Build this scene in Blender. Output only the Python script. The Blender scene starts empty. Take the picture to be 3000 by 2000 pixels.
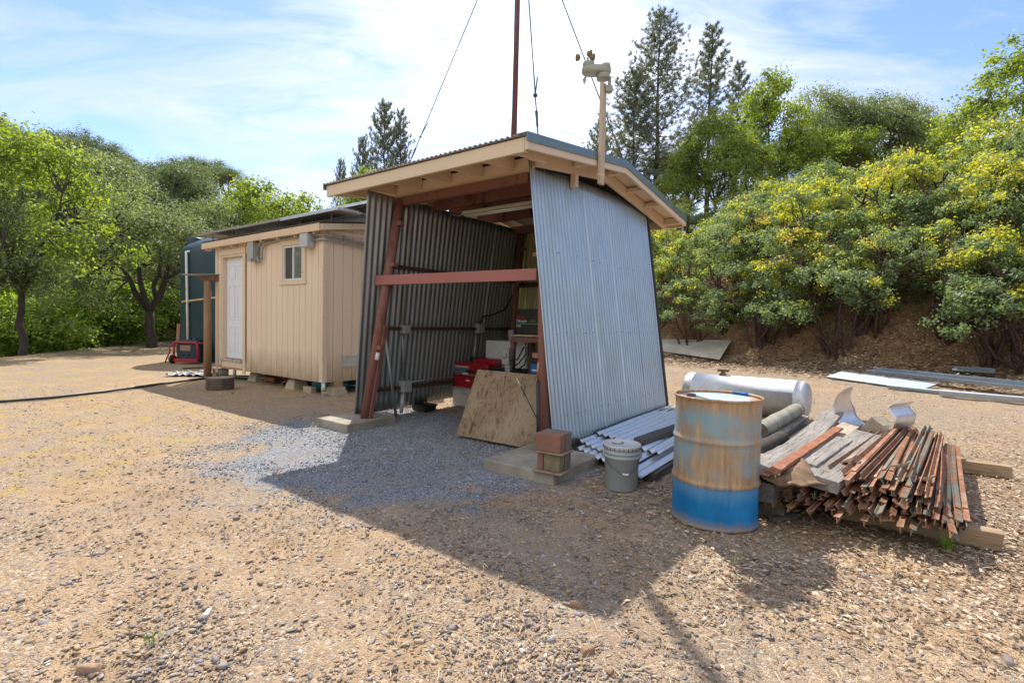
import bpy, bmesh, math, random
import numpy as np
from mathutils import Vector, Matrix, noise
R = math.radians
random.seed(7); rng = np.random.default_rng(11)
sc = bpy.context.scene
COL = sc.collection
V = Vector
# ------------------------------------------------------------------ camera
F, PITCH, ROLL, EYE = 1485.0, .0354, -.0206, 1.362
_f = V((0, math.cos(PITCH), -math.sin(PITCH))); _r = V((1, 0, 0)); _d = _f.cross(_r)
CX = math.cos(ROLL)*_r + math.sin(ROLL)*_d
CY = -math.sin(ROLL)*_r + math.cos(ROLL)*_d
EYEP = V((0, 0, EYE))
cam = bpy.data.objects.new('camera', bpy.data.cameras.new('camera')); COL.objects.link(cam)
m = Matrix((CX, -CY, -_f)).transposed().to_4x4(); m.translation = EYEP
cam.matrix_world = m
cam.data.sensor_width = 36; cam.data.lens = F/3000*36
cam.data.clip_start = .05; cam.data.clip_end = 2000
sc.camera = cam
def ray(px, py): return (px-1500)/F*CX + (py-1000)/F*CY + _f
def G(px, py, z=0.):                       # point at height z seen at a place in the photo
    d = ray(px, py); return EYEP + d*((z-EYE)/d.z)
def PL(px, py, p0, n):
    d = ray(px, py); return EYEP + d*((V(p0)-EYEP).dot(V(n))/d.dot(V(n)))
A1 = -.641
D1 = V((math.cos(A1), math.sin(A1), 0)); D2 = V((-math.sin(A1), math.cos(A1), 0)); ZZ = V((0, 0, 1))
LO = V((-2.045, 7.097, 0)); BO = V((-3.387, 9.074, 0))
def W(s, t, z): return LO + D1*s + D2*t + ZZ*z       # frame of the metal shed
def Q(s, t, z): return BO + D1*s + D2*t + ZZ*z       # frame of the beige building
# ------------------------------------------------------------------ terrain
FA = G(1950, 1052, .4); FB = G(3000, 1132, .4)
FE = (FB-FA); FE.z = 0; FE.normalize(); FN = V((-FE.y, FE.x, 0))
def sstep(a, b, x):
    t = np.clip((x-a)/(b-a), 0, 1); return t*t*(3-2*t)
def zt_np(x, y):
    u = (x-FA.x)*FN.x + (y-FA.y)*FN.y
    v = (x-FA.x)*FE.x + (y-FA.y)*FE.y
    road = .4*sstep(-5.2, 0, u)
    n1 = .35*np.sin(v*.9+1.3)+.2*np.sin(v*2.1+u*.7)
    bank = .16*np.clip(u, 0, 1.2) + 1.75*sstep(.9+.4*n1, 3.2+.4*n1, u) + .36*np.clip(u-2.6, 0, 12) + .12*np.clip(u-14.6, 0, 60)
    bank = bank + .07*np.sin(v*3.1+np.sin(u*2.3)*1.5)*sstep(.6, 2, u)
    q = ((-15.5-.3*(y-15))-x)*.958
    fall = -.5*np.clip(q, 0, 5)*sstep(-.3, 1.5, q)
    r = np.hypot(x, y)
    az = x/np.maximum(y, .5)
    hill = np.clip(.40*np.clip(r-30, 0, 200), 0, 17)*sstep(-.40, -.58, az)*sstep(0, 5, q)
    return np.where(u > -6, road+bank, road) + fall + hill
def zt(x, y): return float(zt_np(np.array([x]), np.array([y]))[0])
def GT(px, py, lift=0.):                    # point on the terrain seen at a place in the photo
    d = ray(px, py); a, b = .5, 200.
    k = .5
    while k < 150:
        p = EYEP+d*k
        if p.z < zt(p.x, p.y)+lift: break
        k *= 1.02
    a, b = k/1.02, k
    for _ in range(30):
        mm = (a+b)/2; p = EYEP+d*mm
        if p.z < zt(p.x, p.y)+lift: b = mm
        else: a = mm
    return EYEP+d*b
# ------------------------------------------------------------------ materials
def newmat(name):
    mt = bpy.data.materials.new(name); mt.use_nodes = True
    nt = mt.node_tree; nt.nodes.clear()
    out = nt.nodes.new('ShaderNodeOutputMaterial')
    return mt, nt, out
class N:
    def __init__(s, nt): s.nt = nt
    def n(s, t, **k):
        x = s.nt.nodes.new('ShaderNode'+t)
        for a, b in k.items(): setattr(x, a, b)
        return x
    def l(s, a, b): s.nt.links.new(a, b)
    def coord(s, kind='Object', scale=(1, 1, 1), rot=(0, 0, 0)):
        c = s.n('TexCoord'); mp = s.n('Mapping'); mp.inputs['Scale'].default_value = scale; mp.inputs['Rotation'].default_value = rot
        s.l(c.outputs[kind], mp.inputs['Vector']); return mp.outputs[0]
    def noise(s, vec, scale, detail=4, rough=.55, dist=0.):
        x = s.n('TexNoise'); x.inputs['Scale'].default_value = scale; x.inputs['Detail'].default_value = detail
        x.inputs['Roughness'].default_value = rough; x.inputs['Distortion'].default_value = dist
        if vec is not None: s.l(vec, x.inputs['Vector'])
        return x.outputs['Fac']
    def ramp(s, fac, stops, interp='LINEAR'):
        x = s.n('ValToRGB'); cr = x.color_ramp; cr.interpolation = interp
        while len(cr.elements) < len(stops): cr.elements.new(.5)
        for e, (p, c) in zip(cr.elements, stops):
            e.position = p; e.color = (c, c, c, 1) if isinstance(c, (int, float)) else (*c, 1)
        s.l(fac, x.inputs['Fac']); return x.outputs['Color']
    def mix(s, fac, a, b, mode='MIX'):
        x = s.n('Mix', data_type='RGBA', blend_type=mode)
        for sock, val in ((x.inputs[0], fac), (x.inputs[6], a), (x.inputs[7], b)):
            if isinstance(val, (int, float)): sock.default_value = val
            elif isinstance(val, tuple): sock.default_value = (*val, 1)
            else: s.l(val, sock)
        return x.outputs[2]
    def math(s, op, a, b=0., clamp=False):
        x = s.n('Math', operation=op); x.use_clamp = clamp
        for i, val in enumerate((a, b)):
            if isinstance(val, (int, float)): x.inputs[i].default_value = val
            else: s.l(val, x.inputs[i])
        return x.outputs[0]
    def bsdf(s, out, col, rough=.7, metal=0., bump=None, bstr=.3, bdist=.01, spec=.5):
        p = s.n('BsdfPrincipled')
        for nm, val in (('Base Color', col), ('Roughness', rough), ('Metallic', metal)):
            if isinstance(val, (int, float)): p.inputs[nm].default_value = val
            elif isinstance(val, tuple): p.inputs[nm].default_value = (*val, 1)
            else: s.l(val, p.inputs[nm])
        p.inputs['Specular IOR Level'].default_value = spec
        if bump is not None:
            b = s.n('Bump'); b.inputs['Strength'].default_value = bstr; b.inputs['Distance'].default_value = bdist
            s.l(bump, b.inputs['Height']); s.l(b.outputs[0], p.inputs['Normal'])
        s.l(p.outputs[0], out.inputs['Surface']); return p
MATS = {}
def plain(name, c1, c2=None, scale=6., rough=.7, metal=0., bump=.15, stretch=(1, 1, 1), detail=6, spec=.4, lo=.35, hi=.65):
    if name in MATS: return MATS[name]
    mt, nt, out = newmat(name); s = N(nt)
    vec = s.coord('Object', stretch)
    f = s.noise(vec, scale, detail, .62)
    col = s.ramp(f, [(lo, c1), (hi, c2 or tuple(x*.8 for x in c1))])
    f2 = s.noise(vec, scale*9, 3, .6)
    col = s.mix(.22, col, s.ramp(f2, [(.3, .55), (.7, 1.)]), 'MULTIPLY')
    rr = s.ramp(f, [(.3, max(0, rough-.1)), (.7, min(1, rough+.1))])
    s.bsdf(out, col, rr, metal, f2, bump, .004, spec)
    MATS[name] = mt; return mt
def painted(name, c, wear=(.3, .24, .18), amount=.62, rough=.55, stretch=(1, 1, .25), scale=5., grime=.25, splash=None):
    """paint with worn flecks and uneven weathering"""
    if name in MATS: return MATS[name]
    mt, nt, out = newmat(name); s = N(nt)
    vec = s.coord('Object', stretch)
    big = s.noise(s.coord('Object', (1, 1, .5)), 1.3, 4)
    col = s.mix(s.ramp(big, [(.35, 0.), (.7, grime)]), c, tuple(x*.72 for x in c))
    f = s.noise(vec, scale*3, 8, .7)
    msk = s.ramp(f, [(amount, 0.), (amount+.05, 1.)])
    col = s.mix(msk, col, wear)
    if splash is not None:   # mud splashed up from the ground
        sp = s.n('SeparateXYZ'); s.l(s.n('TexCoord').outputs['Object'], sp.inputs[0])
        k = s.math('SUBTRACT', splash, s.math('SUBTRACT', sp.outputs[2], s.math('MULTIPLY', s.noise(s.coord('Object', (1, 1, .4)), 7, 5), .5)))
        col = s.mix(s.math('MULTIPLY', k, 1.6, True), col, (.36, .25, .15))
    fine = s.noise(vec, scale*25, 3)
    s.bsdf(out, col, s.ramp(f, [(.3, rough), (.8, min(1, rough+.25))]), 0, fine, .12, .003, .35)
    MATS[name] = mt; return mt
def wood(name, c1, c2, crack=.5, rough=.85, rings=26., bstr=.6):
    """grain runs along the local X axis of the board"""
    if name in MATS: return MATS[name]
    mt, nt, out = newmat(name); s = N(nt)
    oi = s.n('ObjectInfo')
    add = s.n('VectorMath', operation='ADD'); s.l(s.n('TexCoord').outputs['Object'], add.inputs[0])
    mul = s.n('VectorMath', operation='SCALE'); cmb = s.n('CombineXYZ')
    s.l(oi.outputs['Random'], cmb.inputs[0]); s.l(oi.outputs['Random'], cmb.inputs[1]); s.l(cmb.outputs[0], mul.inputs[0]); mul.inputs['Scale'].default_value = 37.
    s.l(mul.outputs[0], add.inputs[1])
    mp = s.n('Mapping'); mp.inputs['Scale'].default_value = (.09, 1, 1); s.l(add.outputs[0], mp.inputs['Vector'])
    mpw = s.n('Mapping'); mpw.inputs['Scale'].default_value = (.05, 1, 1); s.l(add.outputs[0], mpw.inputs['Vector'])
    wf_ = s.noise(mpw.outputs[0], rings*1.6, 5, .6, 1.2)
    big = s.noise(add.outputs[0], 2.2, 4); fine = s.noise(mp.outputs[0], 60, 5, .7)
    col = s.mix(s.ramp(wf_, [(.36, 0.), (.62, 1.)]), c1, c2)
    col = s.mix(s.ramp(big, [(.35, 0.), (.7, .5)]), col, tuple(x*.62 for x in c2))
    cr = s.ramp(fine, [(.36, 1.), (.42, 0.)])
    col = s.mix(s.math('MULTIPLY', cr, crack), col, (.05, .04, .03))
    h = s.math('ADD', wf_, fine)
    s.bsdf(out, col, rough, 0, h, bstr, .006, .2)
    MATS[name] = mt; return mt
def rusty(name, paint, rust=(.27, .095, .04), cover=.5, stretch=(1, 1, 1), scale=5., metal=.1, vary=0.):
    if name in MATS: return MATS[name]
    mt, nt, out = newmat(name); s = N(nt)
    vec = s.coord('Object', stretch)
    f = s.noise(vec, scale, 8, .65); g = s.noise(vec, scale*6, 5, .7)
    rc = s.mix(s.ramp(g, [(.35, 0.), (.65, 1.)]), rust, tuple(x*.5 for x in rust))
    rc = s.mix(s.ramp(s.noise(vec, scale*2.3, 3), [(.5, 0.), (.75, .7)]), rc, (.42, .19, .08))
    col = s.mix(s.ramp(f, [(cover-.06, 0.), (cover+.06, 1.)]), rc, paint)
    hs_ = s.n('HueSaturation'); s.l(col, hs_.inputs['Color']); s.l(s.math('ADD', s.math('MULTIPLY', s.n('ObjectInfo').outputs['Random'], vary), 1-vary*.5), hs_.inputs['Value'])
    s.bsdf(out, hs_.outputs[0], s.ramp(f, [(.4, .85), (.6, .55)]), metal, g, .35, .003, .35)
    MATS[name] = mt; return mt
def galv(name, c=(.62, .65, .68), rough=.34, streak=(1, 1, .06), spot=.25):
    """zinc coated sheet: spangle, streaks and dull patches"""
    if name in MATS: return MATS[name]
    mt, nt, out = newmat(name); s = N(nt)
    vec = s.coord('Object', streak); o = s.coord('Object')
    f = s.noise(vec, 14, 5, .6); b = s.noise(o, 1.6, 5, .6)
    v = s.n('TexVoronoi'); v.inputs['Scale'].default_value = 70; s.l(o, v.inputs['Vector'])
    col = s.mix(s.ramp(f, [(.3, 0.), (.75, 1.)]), c, tuple(x*.80 for x in c))
    col = s.mix(s.math('MULTIPLY', v.outputs['Color'], .08), col, (.9, .92, .95))
    col = s.mix(s.ramp(b, [(.5, 0.), (.75, spot)]), col, (.34, .33, .31))
    rr = s.math('ADD', s.ramp(b, [(.3, rough), (.7, rough+.2)]), s.math('MULTIPLY', f, .12))
    s.bsdf(out, col, rr, .88, f, .05, .004, .5)
    MATS[name] = mt; return mt
# ------------------------------------------------------------------ mesh helpers
class MB:
    def __init__(s): s.v = []; s.f = []; s.smooth = []
    def add(s, vs, fs, sm=False):
        o = len(s.v); s.v += [V(p) for p in vs]; s.f += [tuple(i+o for i in f) for f in fs]; s.smooth += [sm]*len(fs); return s
    def obox(s, c, ax, ay, az):             # centre and three half axes
        c, ax, ay, az = V(c), V(ax), V(ay), V(az)
        vs = [c+ax*i+ay*j+az*k for k in (-1, 1) for j in (-1, 1) for i in (-1, 1)]
        fs = [(0, 2, 3, 1), (4, 5, 7, 6), (0, 1, 5, 4), (2, 6, 7, 3), (0, 4, 6, 2), (1, 3, 7, 5)]
        if ax.cross(ay).dot(az) < 0: fs = [f[::-1] for f in fs]
        return s.add(vs, fs)
    def box(s, lo, hi):
        lo, hi = V(lo), V(hi); c = (lo+hi)/2; h = (hi-lo)/2
        return s.obox(c, (h.x, 0, 0), (0, h.y, 0), (0, 0, h.z))
    def fbox(s, fr, s0, s1, t0, t1, z0, z1):  # box in a building frame
        a = fr((s0+s1)/2, (t0+t1)/2, (z0+z1)/2)
        return s.obox(a, D1*(s1-s0)/2, D2*(t1-t0)/2, ZZ*(z1-z0)/2)
    def beam(s, p0, p1, w, h, up=(0, 0, 1)):
        p0, p1 = V(p0), V(p1); x = (p1-p0); L = x.length; x.normalize()
        y = V(up).cross(x); y = y.normalized() if y.length > 1e-5 else V((0, 1, 0)); z = x.cross(y)
        return s.obox((p0+p1)/2, x*L/2, y*w/2, z*h/2)
    def tube(s, pts, r, n=10, caps=True):
        pts = [V(p) for p in pts]; rr = r if isinstance(r, (list, tuple)) else [r]*len(pts)
        o = len(s.v); prev = None
        for i, p in enumerate(pts):
            t = (pts[min(i+1, len(pts)-1)]-pts[max(i-1, 0)]).normalized()
            if prev is None:
                a = t.orthogonal().normalized()
            else:
                a = prev-t*prev.dot(t); a = a.normalized() if a.length > 1e-6 else t.orthogonal().normalized()
            prev = a; b = t.cross(a)
            for k in range(n):
                q = 2*math.pi*k/n; s.v.append(p+a*math.cos(q)*rr[i]+b*math.sin(q)*rr[i])
        for i in range(len(pts)-1):
            for k in range(n):
                k2 = (k+1) % n
                s.f.append((o+i*n+k, o+i*n+k2, o+(i+1)*n+k2, o+(i+1)*n+k)); s.smooth.append(True)
        if caps:
            s.f.append(tuple(o+k for k in range(n))[::-1]); s.f.append(tuple(o+(len(pts)-1)*n+k for k in range(n))); s.smooth += [False, False]
        return s
    def lathe(s, o, prof, n=48, axis=(0, 0, 1), smooth=True):   # prof: (radius, height)
        o = V(o); ax = V(axis).normalized(); a = ax.orthogonal().normalized(); b = ax.cross(a); k0 = len(s.v)
        for r, h in prof:
            for k in range(n):
                q = 2*math.pi*k/n; s.v.append(o+ax*h+(a*math.cos(q)+b*math.sin(q))*max(r, 1e-4))
        for i in range(len(prof)-1):
            for k in range(n):
                k2 = (k+1) % n
                s.f.append((k0+i*n+k, k0+i*n+k2, k0+(i+1)*n+k2, k0+(i+1)*n+k)); s.smooth.append(smooth)
        return s
    def prism(s, pts, d):                     # polygon extruded by d
        pts = [V(p) for p in pts]; d = V(d); n = len(pts); nrm = V((0, 0, 0))
        for i in range(n): nrm += pts[i].cross(pts[(i+1) % n])
        if nrm.dot(d) < 0: pts = pts[::-1]
        fs = [tuple(range(n))[::-1], tuple(range(n, 2*n))]+[(i, (i+1) % n, n+(i+1) % n, n+i) for i in range(n)]
        return s.add(pts+[p+d for p in pts], fs)
    def build(s, name, mat, parent=None, bevel=0., local=False, sub=0, loc=None):
        off = V((0, 0, 0))
        if loc is not None: off = V(loc)
        elif parent is not None and not local: off = rootloc(parent)
        me = bpy.data.meshes.new(name); me.from_pydata([tuple(p-off) for p in s.v], [], s.f)
        me.polygons.foreach_set('use_smooth', s.smooth); me.materials.append(mat); me.update()
        o = bpy.data.objects.new(name, me); COL.objects.link(o)
        if parent is not None: o.parent = parent
        if loc is not None: o.location = loc
        if bevel:
            bv = o.modifiers.new('bevel', 'BEVEL'); bv.width = bevel; bv.segments = 2; bv.limit_method = 'ANGLE'; bv.angle_limit = R(40)
        return o
def rootloc(o):
    p = V((0, 0, 0))
    while o is not None: p = p+V(o.location); o = o.parent
    return p
def tag(o, label, cat, group=None, kind=None):
    if label: o['label'] = label
    if cat: o['category'] = cat
    if group: o['group'] = group
    if kind: o['kind'] = kind
    return o
def thing(name, label, cat, loc=(0, 0, 0), group=None):
    o = bpy.data.objects.new(name, None); COL.objects.link(o); o.location = loc; o.empty_display_size = .1
    return tag(o, label, cat, group)
def dup(root, loc, rotz=0., label=None, scale=None, rot=None, group=None):
    r = root.copy(); COL.objects.link(r); r.location = loc
    r.rotation_euler = rot if rot is not None else (0, 0, rotz)
    if scale is not None: r.scale = scale if isinstance(scale, (tuple, list)) else (scale,)*3
    if label: r['label'] = label
    if group: r['group'] = group
    for ch in list(root.children):
        c = ch.copy(); COL.objects.link(c); c.parent = r
        for g in list(ch.children):
            d = g.copy(); COL.objects.link(d); d.parent = c
    return r
def npmesh(name, verts, faces, mat, parent=None, tint=None, smooth=False, loc=None):
    me = bpy.data.meshes.new(name); nv, nf, k = len(verts), len(faces), faces.shape[1]
    me.vertices.add(nv); me.vertices.foreach_set('co', np.ascontiguousarray(verts, dtype=np.float32).ravel())
    me.loops.add(nf*k); me.loops.foreach_set('vertex_index', np.ascontiguousarray(faces, dtype=np.int32).ravel())
    me.polygons.add(nf); me.polygons.foreach_set('loop_start', np.arange(0, nf*k, k, dtype=np.int32))
    if smooth: me.polygons.foreach_set('use_smooth', np.ones(nf, dtype=bool))
    if tint is not None:
        at = me.attributes.new('tint', 'FLOAT', 'FACE'); at.data.foreach_set('value', np.ascontiguousarray(tint, dtype=np.float32))
    me.materials.append(mat); me.update(calc_edges=True); me.validate()
    o = bpy.data.objects.new(name, me); COL.objects.link(o)
    if parent is not None: o.parent = parent
    if loc is not None: o.location = loc
    return o
def frame_matrix(p0, p1, up=(0, 0, 1), roll=0.):
    x = (V(p1)-V(p0)).normalized(); y = V(up).cross(x).normalized(); z = x.cross(y)
    if roll:
        q = Matrix.Rotation(roll, 3, x); y = q @ y; z = q @ z
    mm = Matrix((x, y, z)).transposed().to_4x4(); mm.translation = V(p0); return mm
def plank(name, label, cat, p0, p1, w, h, mat, group=None, roll=0., bevel=.004, rough_end=.012, bow=0., seed=0, parent=None):
    """a sawn board along p0-p1, a mesh of its own with the grain along local X"""
    rd = random.Random(seed+int(w*1e4)+int(h*1e4)); L = (V(p1)-V(p0)).length; n = max(4, int(L/.12)); vs = []; fs = []
    for i in range(n+1):
        x = L*i/n; b = bow*math.sin(math.pi*i/n)
        for (yy, zz) in ((-1, -1), (1, -1), (1, 1), (-1, 1)):
            j = rd.uniform(-1, 1)*.0025
            vs.append((x+(rd.uniform(-1, 1)*rough_end if i in (0, n) else 0), yy*w/2+j, zz*h/2+b+j*.6))
    for i in range(n):
        for k in range(4):
            k2 = (k+1) % 4; fs.append((i*4+k, i*4+k2, i*4+4+k2, i*4+4+k)[::-1])
    fs.append((0, 1, 2, 3)); fs.append((n*4+3, n*4+2, n*4+1, n*4))
    mb = MB(); mb.add(vs, [f[::-1] for f in fs]); o = mb.build(name, mat, parent, bevel, local=True)
    o.matrix_world = frame_matrix(p0, p1, roll=roll)
    if label: tag(o, label, cat, group)
    return o
def sheet_grid(fn, nu, nv):
    us = np.linspace(0, 1, nu+1); vs = np.linspace(0, 1, nv+1)
    P = np.array([[fn(u, v) for u in us] for v in vs]).reshape(-1, 3)
    i = np.arange(nu)[None, :]+(np.arange(nv)*(nu+1))[:, None]; i = i.ravel()
    return P, np.stack([i, i+1, i+nu+2, i+nu+1], 1)
def corrugated(name, p00, p10, p11, p01, mat, parent=None, pitch=.0677, amp=.009, nv=10, wob=.004, seed=0, thick=.0016, per=8, lap=0.):
    """corrugated sheet on a quad; ridges run from the p00-p10 edge to the p01-p11 edge"""
    a, b, c, d = (np.array(V(p)) for p in (p00, p10, p11, p01)); Lw = np.linalg.norm(b-a)
    nrm = np.cross(b-a, d-a); nrm /= np.linalg.norm(nrm); nu = int(Lw/pitch*per)
    def fn(u, v):
        p = a*(1-u)*(1-v)+b*u*(1-v)+c*u*v+d*(1-u)*v
        k = amp*math.sin(2*math.pi*u*Lw/pitch)+lap*(.5-(u*Lw/.64+.17) % 1.)+wob*noise.noise((u*4+seed*7.1, v*2.3, seed))
        return p+nrm*k
    P, Fc = sheet_grid(fn, nu, nv); off = np.array(rootloc(parent)) if parent is not None else 0
    o = npmesh(name, P-off, Fc, mat, parent, smooth=True)
    sm = o.modifiers.new('thickness', 'SOLIDIFY'); sm.thickness = thick; sm.offset = 0
    return o
def text(name, body, loc, x, up, size, mat, parent, shear=0., extrude=.0008, xs=1.):
    cu = bpy.data.curves.new(name, 'FONT'); cu.body = body; cu.size = size; cu.extrude = extrude; cu.shear = shear
    tmp = bpy.data.objects.new(name, cu); COL.objects.link(tmp); bpy.context.view_layer.update()
    me = bpy.data.meshes.new_from_object(tmp.evaluated_get(bpy.context.evaluated_depsgraph_get())); bpy.data.objects.remove(tmp); bpy.data.curves.remove(cu)
    me.materials.clear(); me.materials.append(mat); o = bpy.data.objects.new(name, me); COL.objects.link(o)
    x = V(x).normalized(); y = V(up).normalized(); z = x.cross(y)
    mm = Matrix((x*xs, y, z)).transposed().to_4x4(); mm.translation = V(loc)-rootloc(parent); o.parent = parent; o.matrix_local = mm
    return o
SUN_E, SKY_S, SKY_V, CLOUD_B, FILL_B, EXPO, CLOUD_LOC = 3.6, .12, 1.0, 4.2, .4, 1.0, (.3, .1, 0)
# ------------------------------------------------------------------ sun and sky
SUN = V((-.36, 2.38, 3.1)).normalized()
elev = math.asin(SUN.z); azim = math.atan2(SUN.x, SUN.y)
ld = bpy.data.lights.new('sun', 'SUN'); ld.energy = SUN_E; ld.angle = R(.55); ld.color = (1, .94, .84)
lo = bpy.data.objects.new('sun', ld); COL.objects.link(lo)
lo.rotation_euler = (-SUN).to_track_quat('-Z', 'Y').to_euler()
wd = bpy.data.worlds.new('World'); sc.world = wd; wd.use_nodes = True
nt = wd.node_tree; nt.nodes.clear(); s = N(nt)
sky = s.n('TexSky', sky_type='NISHITA'); sky.sun_disc = False; sky.sun_elevation = elev; sky.sun_rotation = azim
sky.air_density = 1.0; sky.dust_density = .25; sky.ozone_density = 1.8; sky.altitude = 400
tc = s.n('TexCoord'); nrm = s.n('VectorMath', operation='NORMALIZE'); s.l(tc.outputs['Generated'], nrm.inputs[0])
sep = s.n('SeparateXYZ'); s.l(nrm.outputs[0], sep.inputs[0])
zz = s.math('ADD', s.math('MAXIMUM', sep.outputs[2], 0.), .22)
cmb = s.n('CombineXYZ'); s.l(s.math('DIVIDE', sep.outputs[0], zz), cmb.inputs[0]); s.l(s.math('DIVIDE', sep.outputs[1], zz), cmb.inputs[1])
mp = s.n('Mapping'); mp.inputs['Rotation'].default_value = (0, 0, R(-38)); mp.inputs['Scale'].default_value = (.75, 2.0, 1); mp.inputs['Location'].default_value = CLOUD_LOC
s.l(cmb.outputs[0], mp.inputs['Vector'])
big = s.noise(mp.outputs[0], .8, 3, .5, .6); fib = s.noise(mp.outputs[0], 2.6, 10, .62, 1.1)
dens = s.math('ADD', s.math('MULTIPLY', big, .60), s.math('MULTIPLY', fib, .60))
dot = s.n('VectorMath', operation='DOT_PRODUCT'); s.l(nrm.outputs[0], dot.inputs[0]); dot.inputs[1].default_value = V((.02, .86, .50)).normalized()
aur = s.math('POWER', s.math('MAXIMUM', dot.outputs['Value'], 0.), 14.)
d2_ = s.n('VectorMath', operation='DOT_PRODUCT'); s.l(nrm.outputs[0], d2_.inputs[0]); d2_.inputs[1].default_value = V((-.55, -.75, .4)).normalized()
back = s.math('POWER', s.math('MAXIMUM', d2_.outputs['Value'], 0.), 1.5)   # unseen bright cloud added behind the camera to fill the shaded fronts
dens = s.math('ADD', dens, s.math('MULTIPLY', aur, .17))
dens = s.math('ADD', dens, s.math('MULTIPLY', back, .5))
mask = s.ramp(dens, [(.53, 0.), (.70, .45), (.88, 1.)])
lowhaze = s.ramp(sep.outputs[2], [(0., .4), (.16, .06), (.3, 0.)])
mask = s.math('MAXIMUM', mask, lowhaze)
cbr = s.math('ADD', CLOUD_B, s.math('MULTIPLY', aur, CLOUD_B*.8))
cbr = s.math('ADD', cbr, s.math('MULTIPLY', back, CLOUD_B*FILL_B))
cl = s.n('CombineXYZ'); s.l(cbr, cl.inputs[0]); s.l(s.math('MULTIPLY', cbr, 1.01), cl.inputs[1]); s.l(s.math('MULTIPLY', cbr, 1.05), cl.inputs[2])
hs = s.n('HueSaturation'); hs.inputs['Saturation'].default_value = 1.08; hs.inputs['Value'].default_value = SKY_V; s.l(sky.outputs[0], hs.inputs['Color'])
bg = s.n('Background'); bg.inputs['Strength'].default_value = SKY_S
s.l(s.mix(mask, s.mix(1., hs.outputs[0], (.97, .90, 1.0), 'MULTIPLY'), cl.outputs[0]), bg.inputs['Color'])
wo = s.n('OutputWorld'); s.l(bg.outputs[0], wo.inputs['Surface'])
sc.view_settings.view_transform = 'Standard'; sc.view_settings.look = 'None'; sc.view_settings.exposure = EXPO; sc.view_settings.gamma = 1
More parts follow.
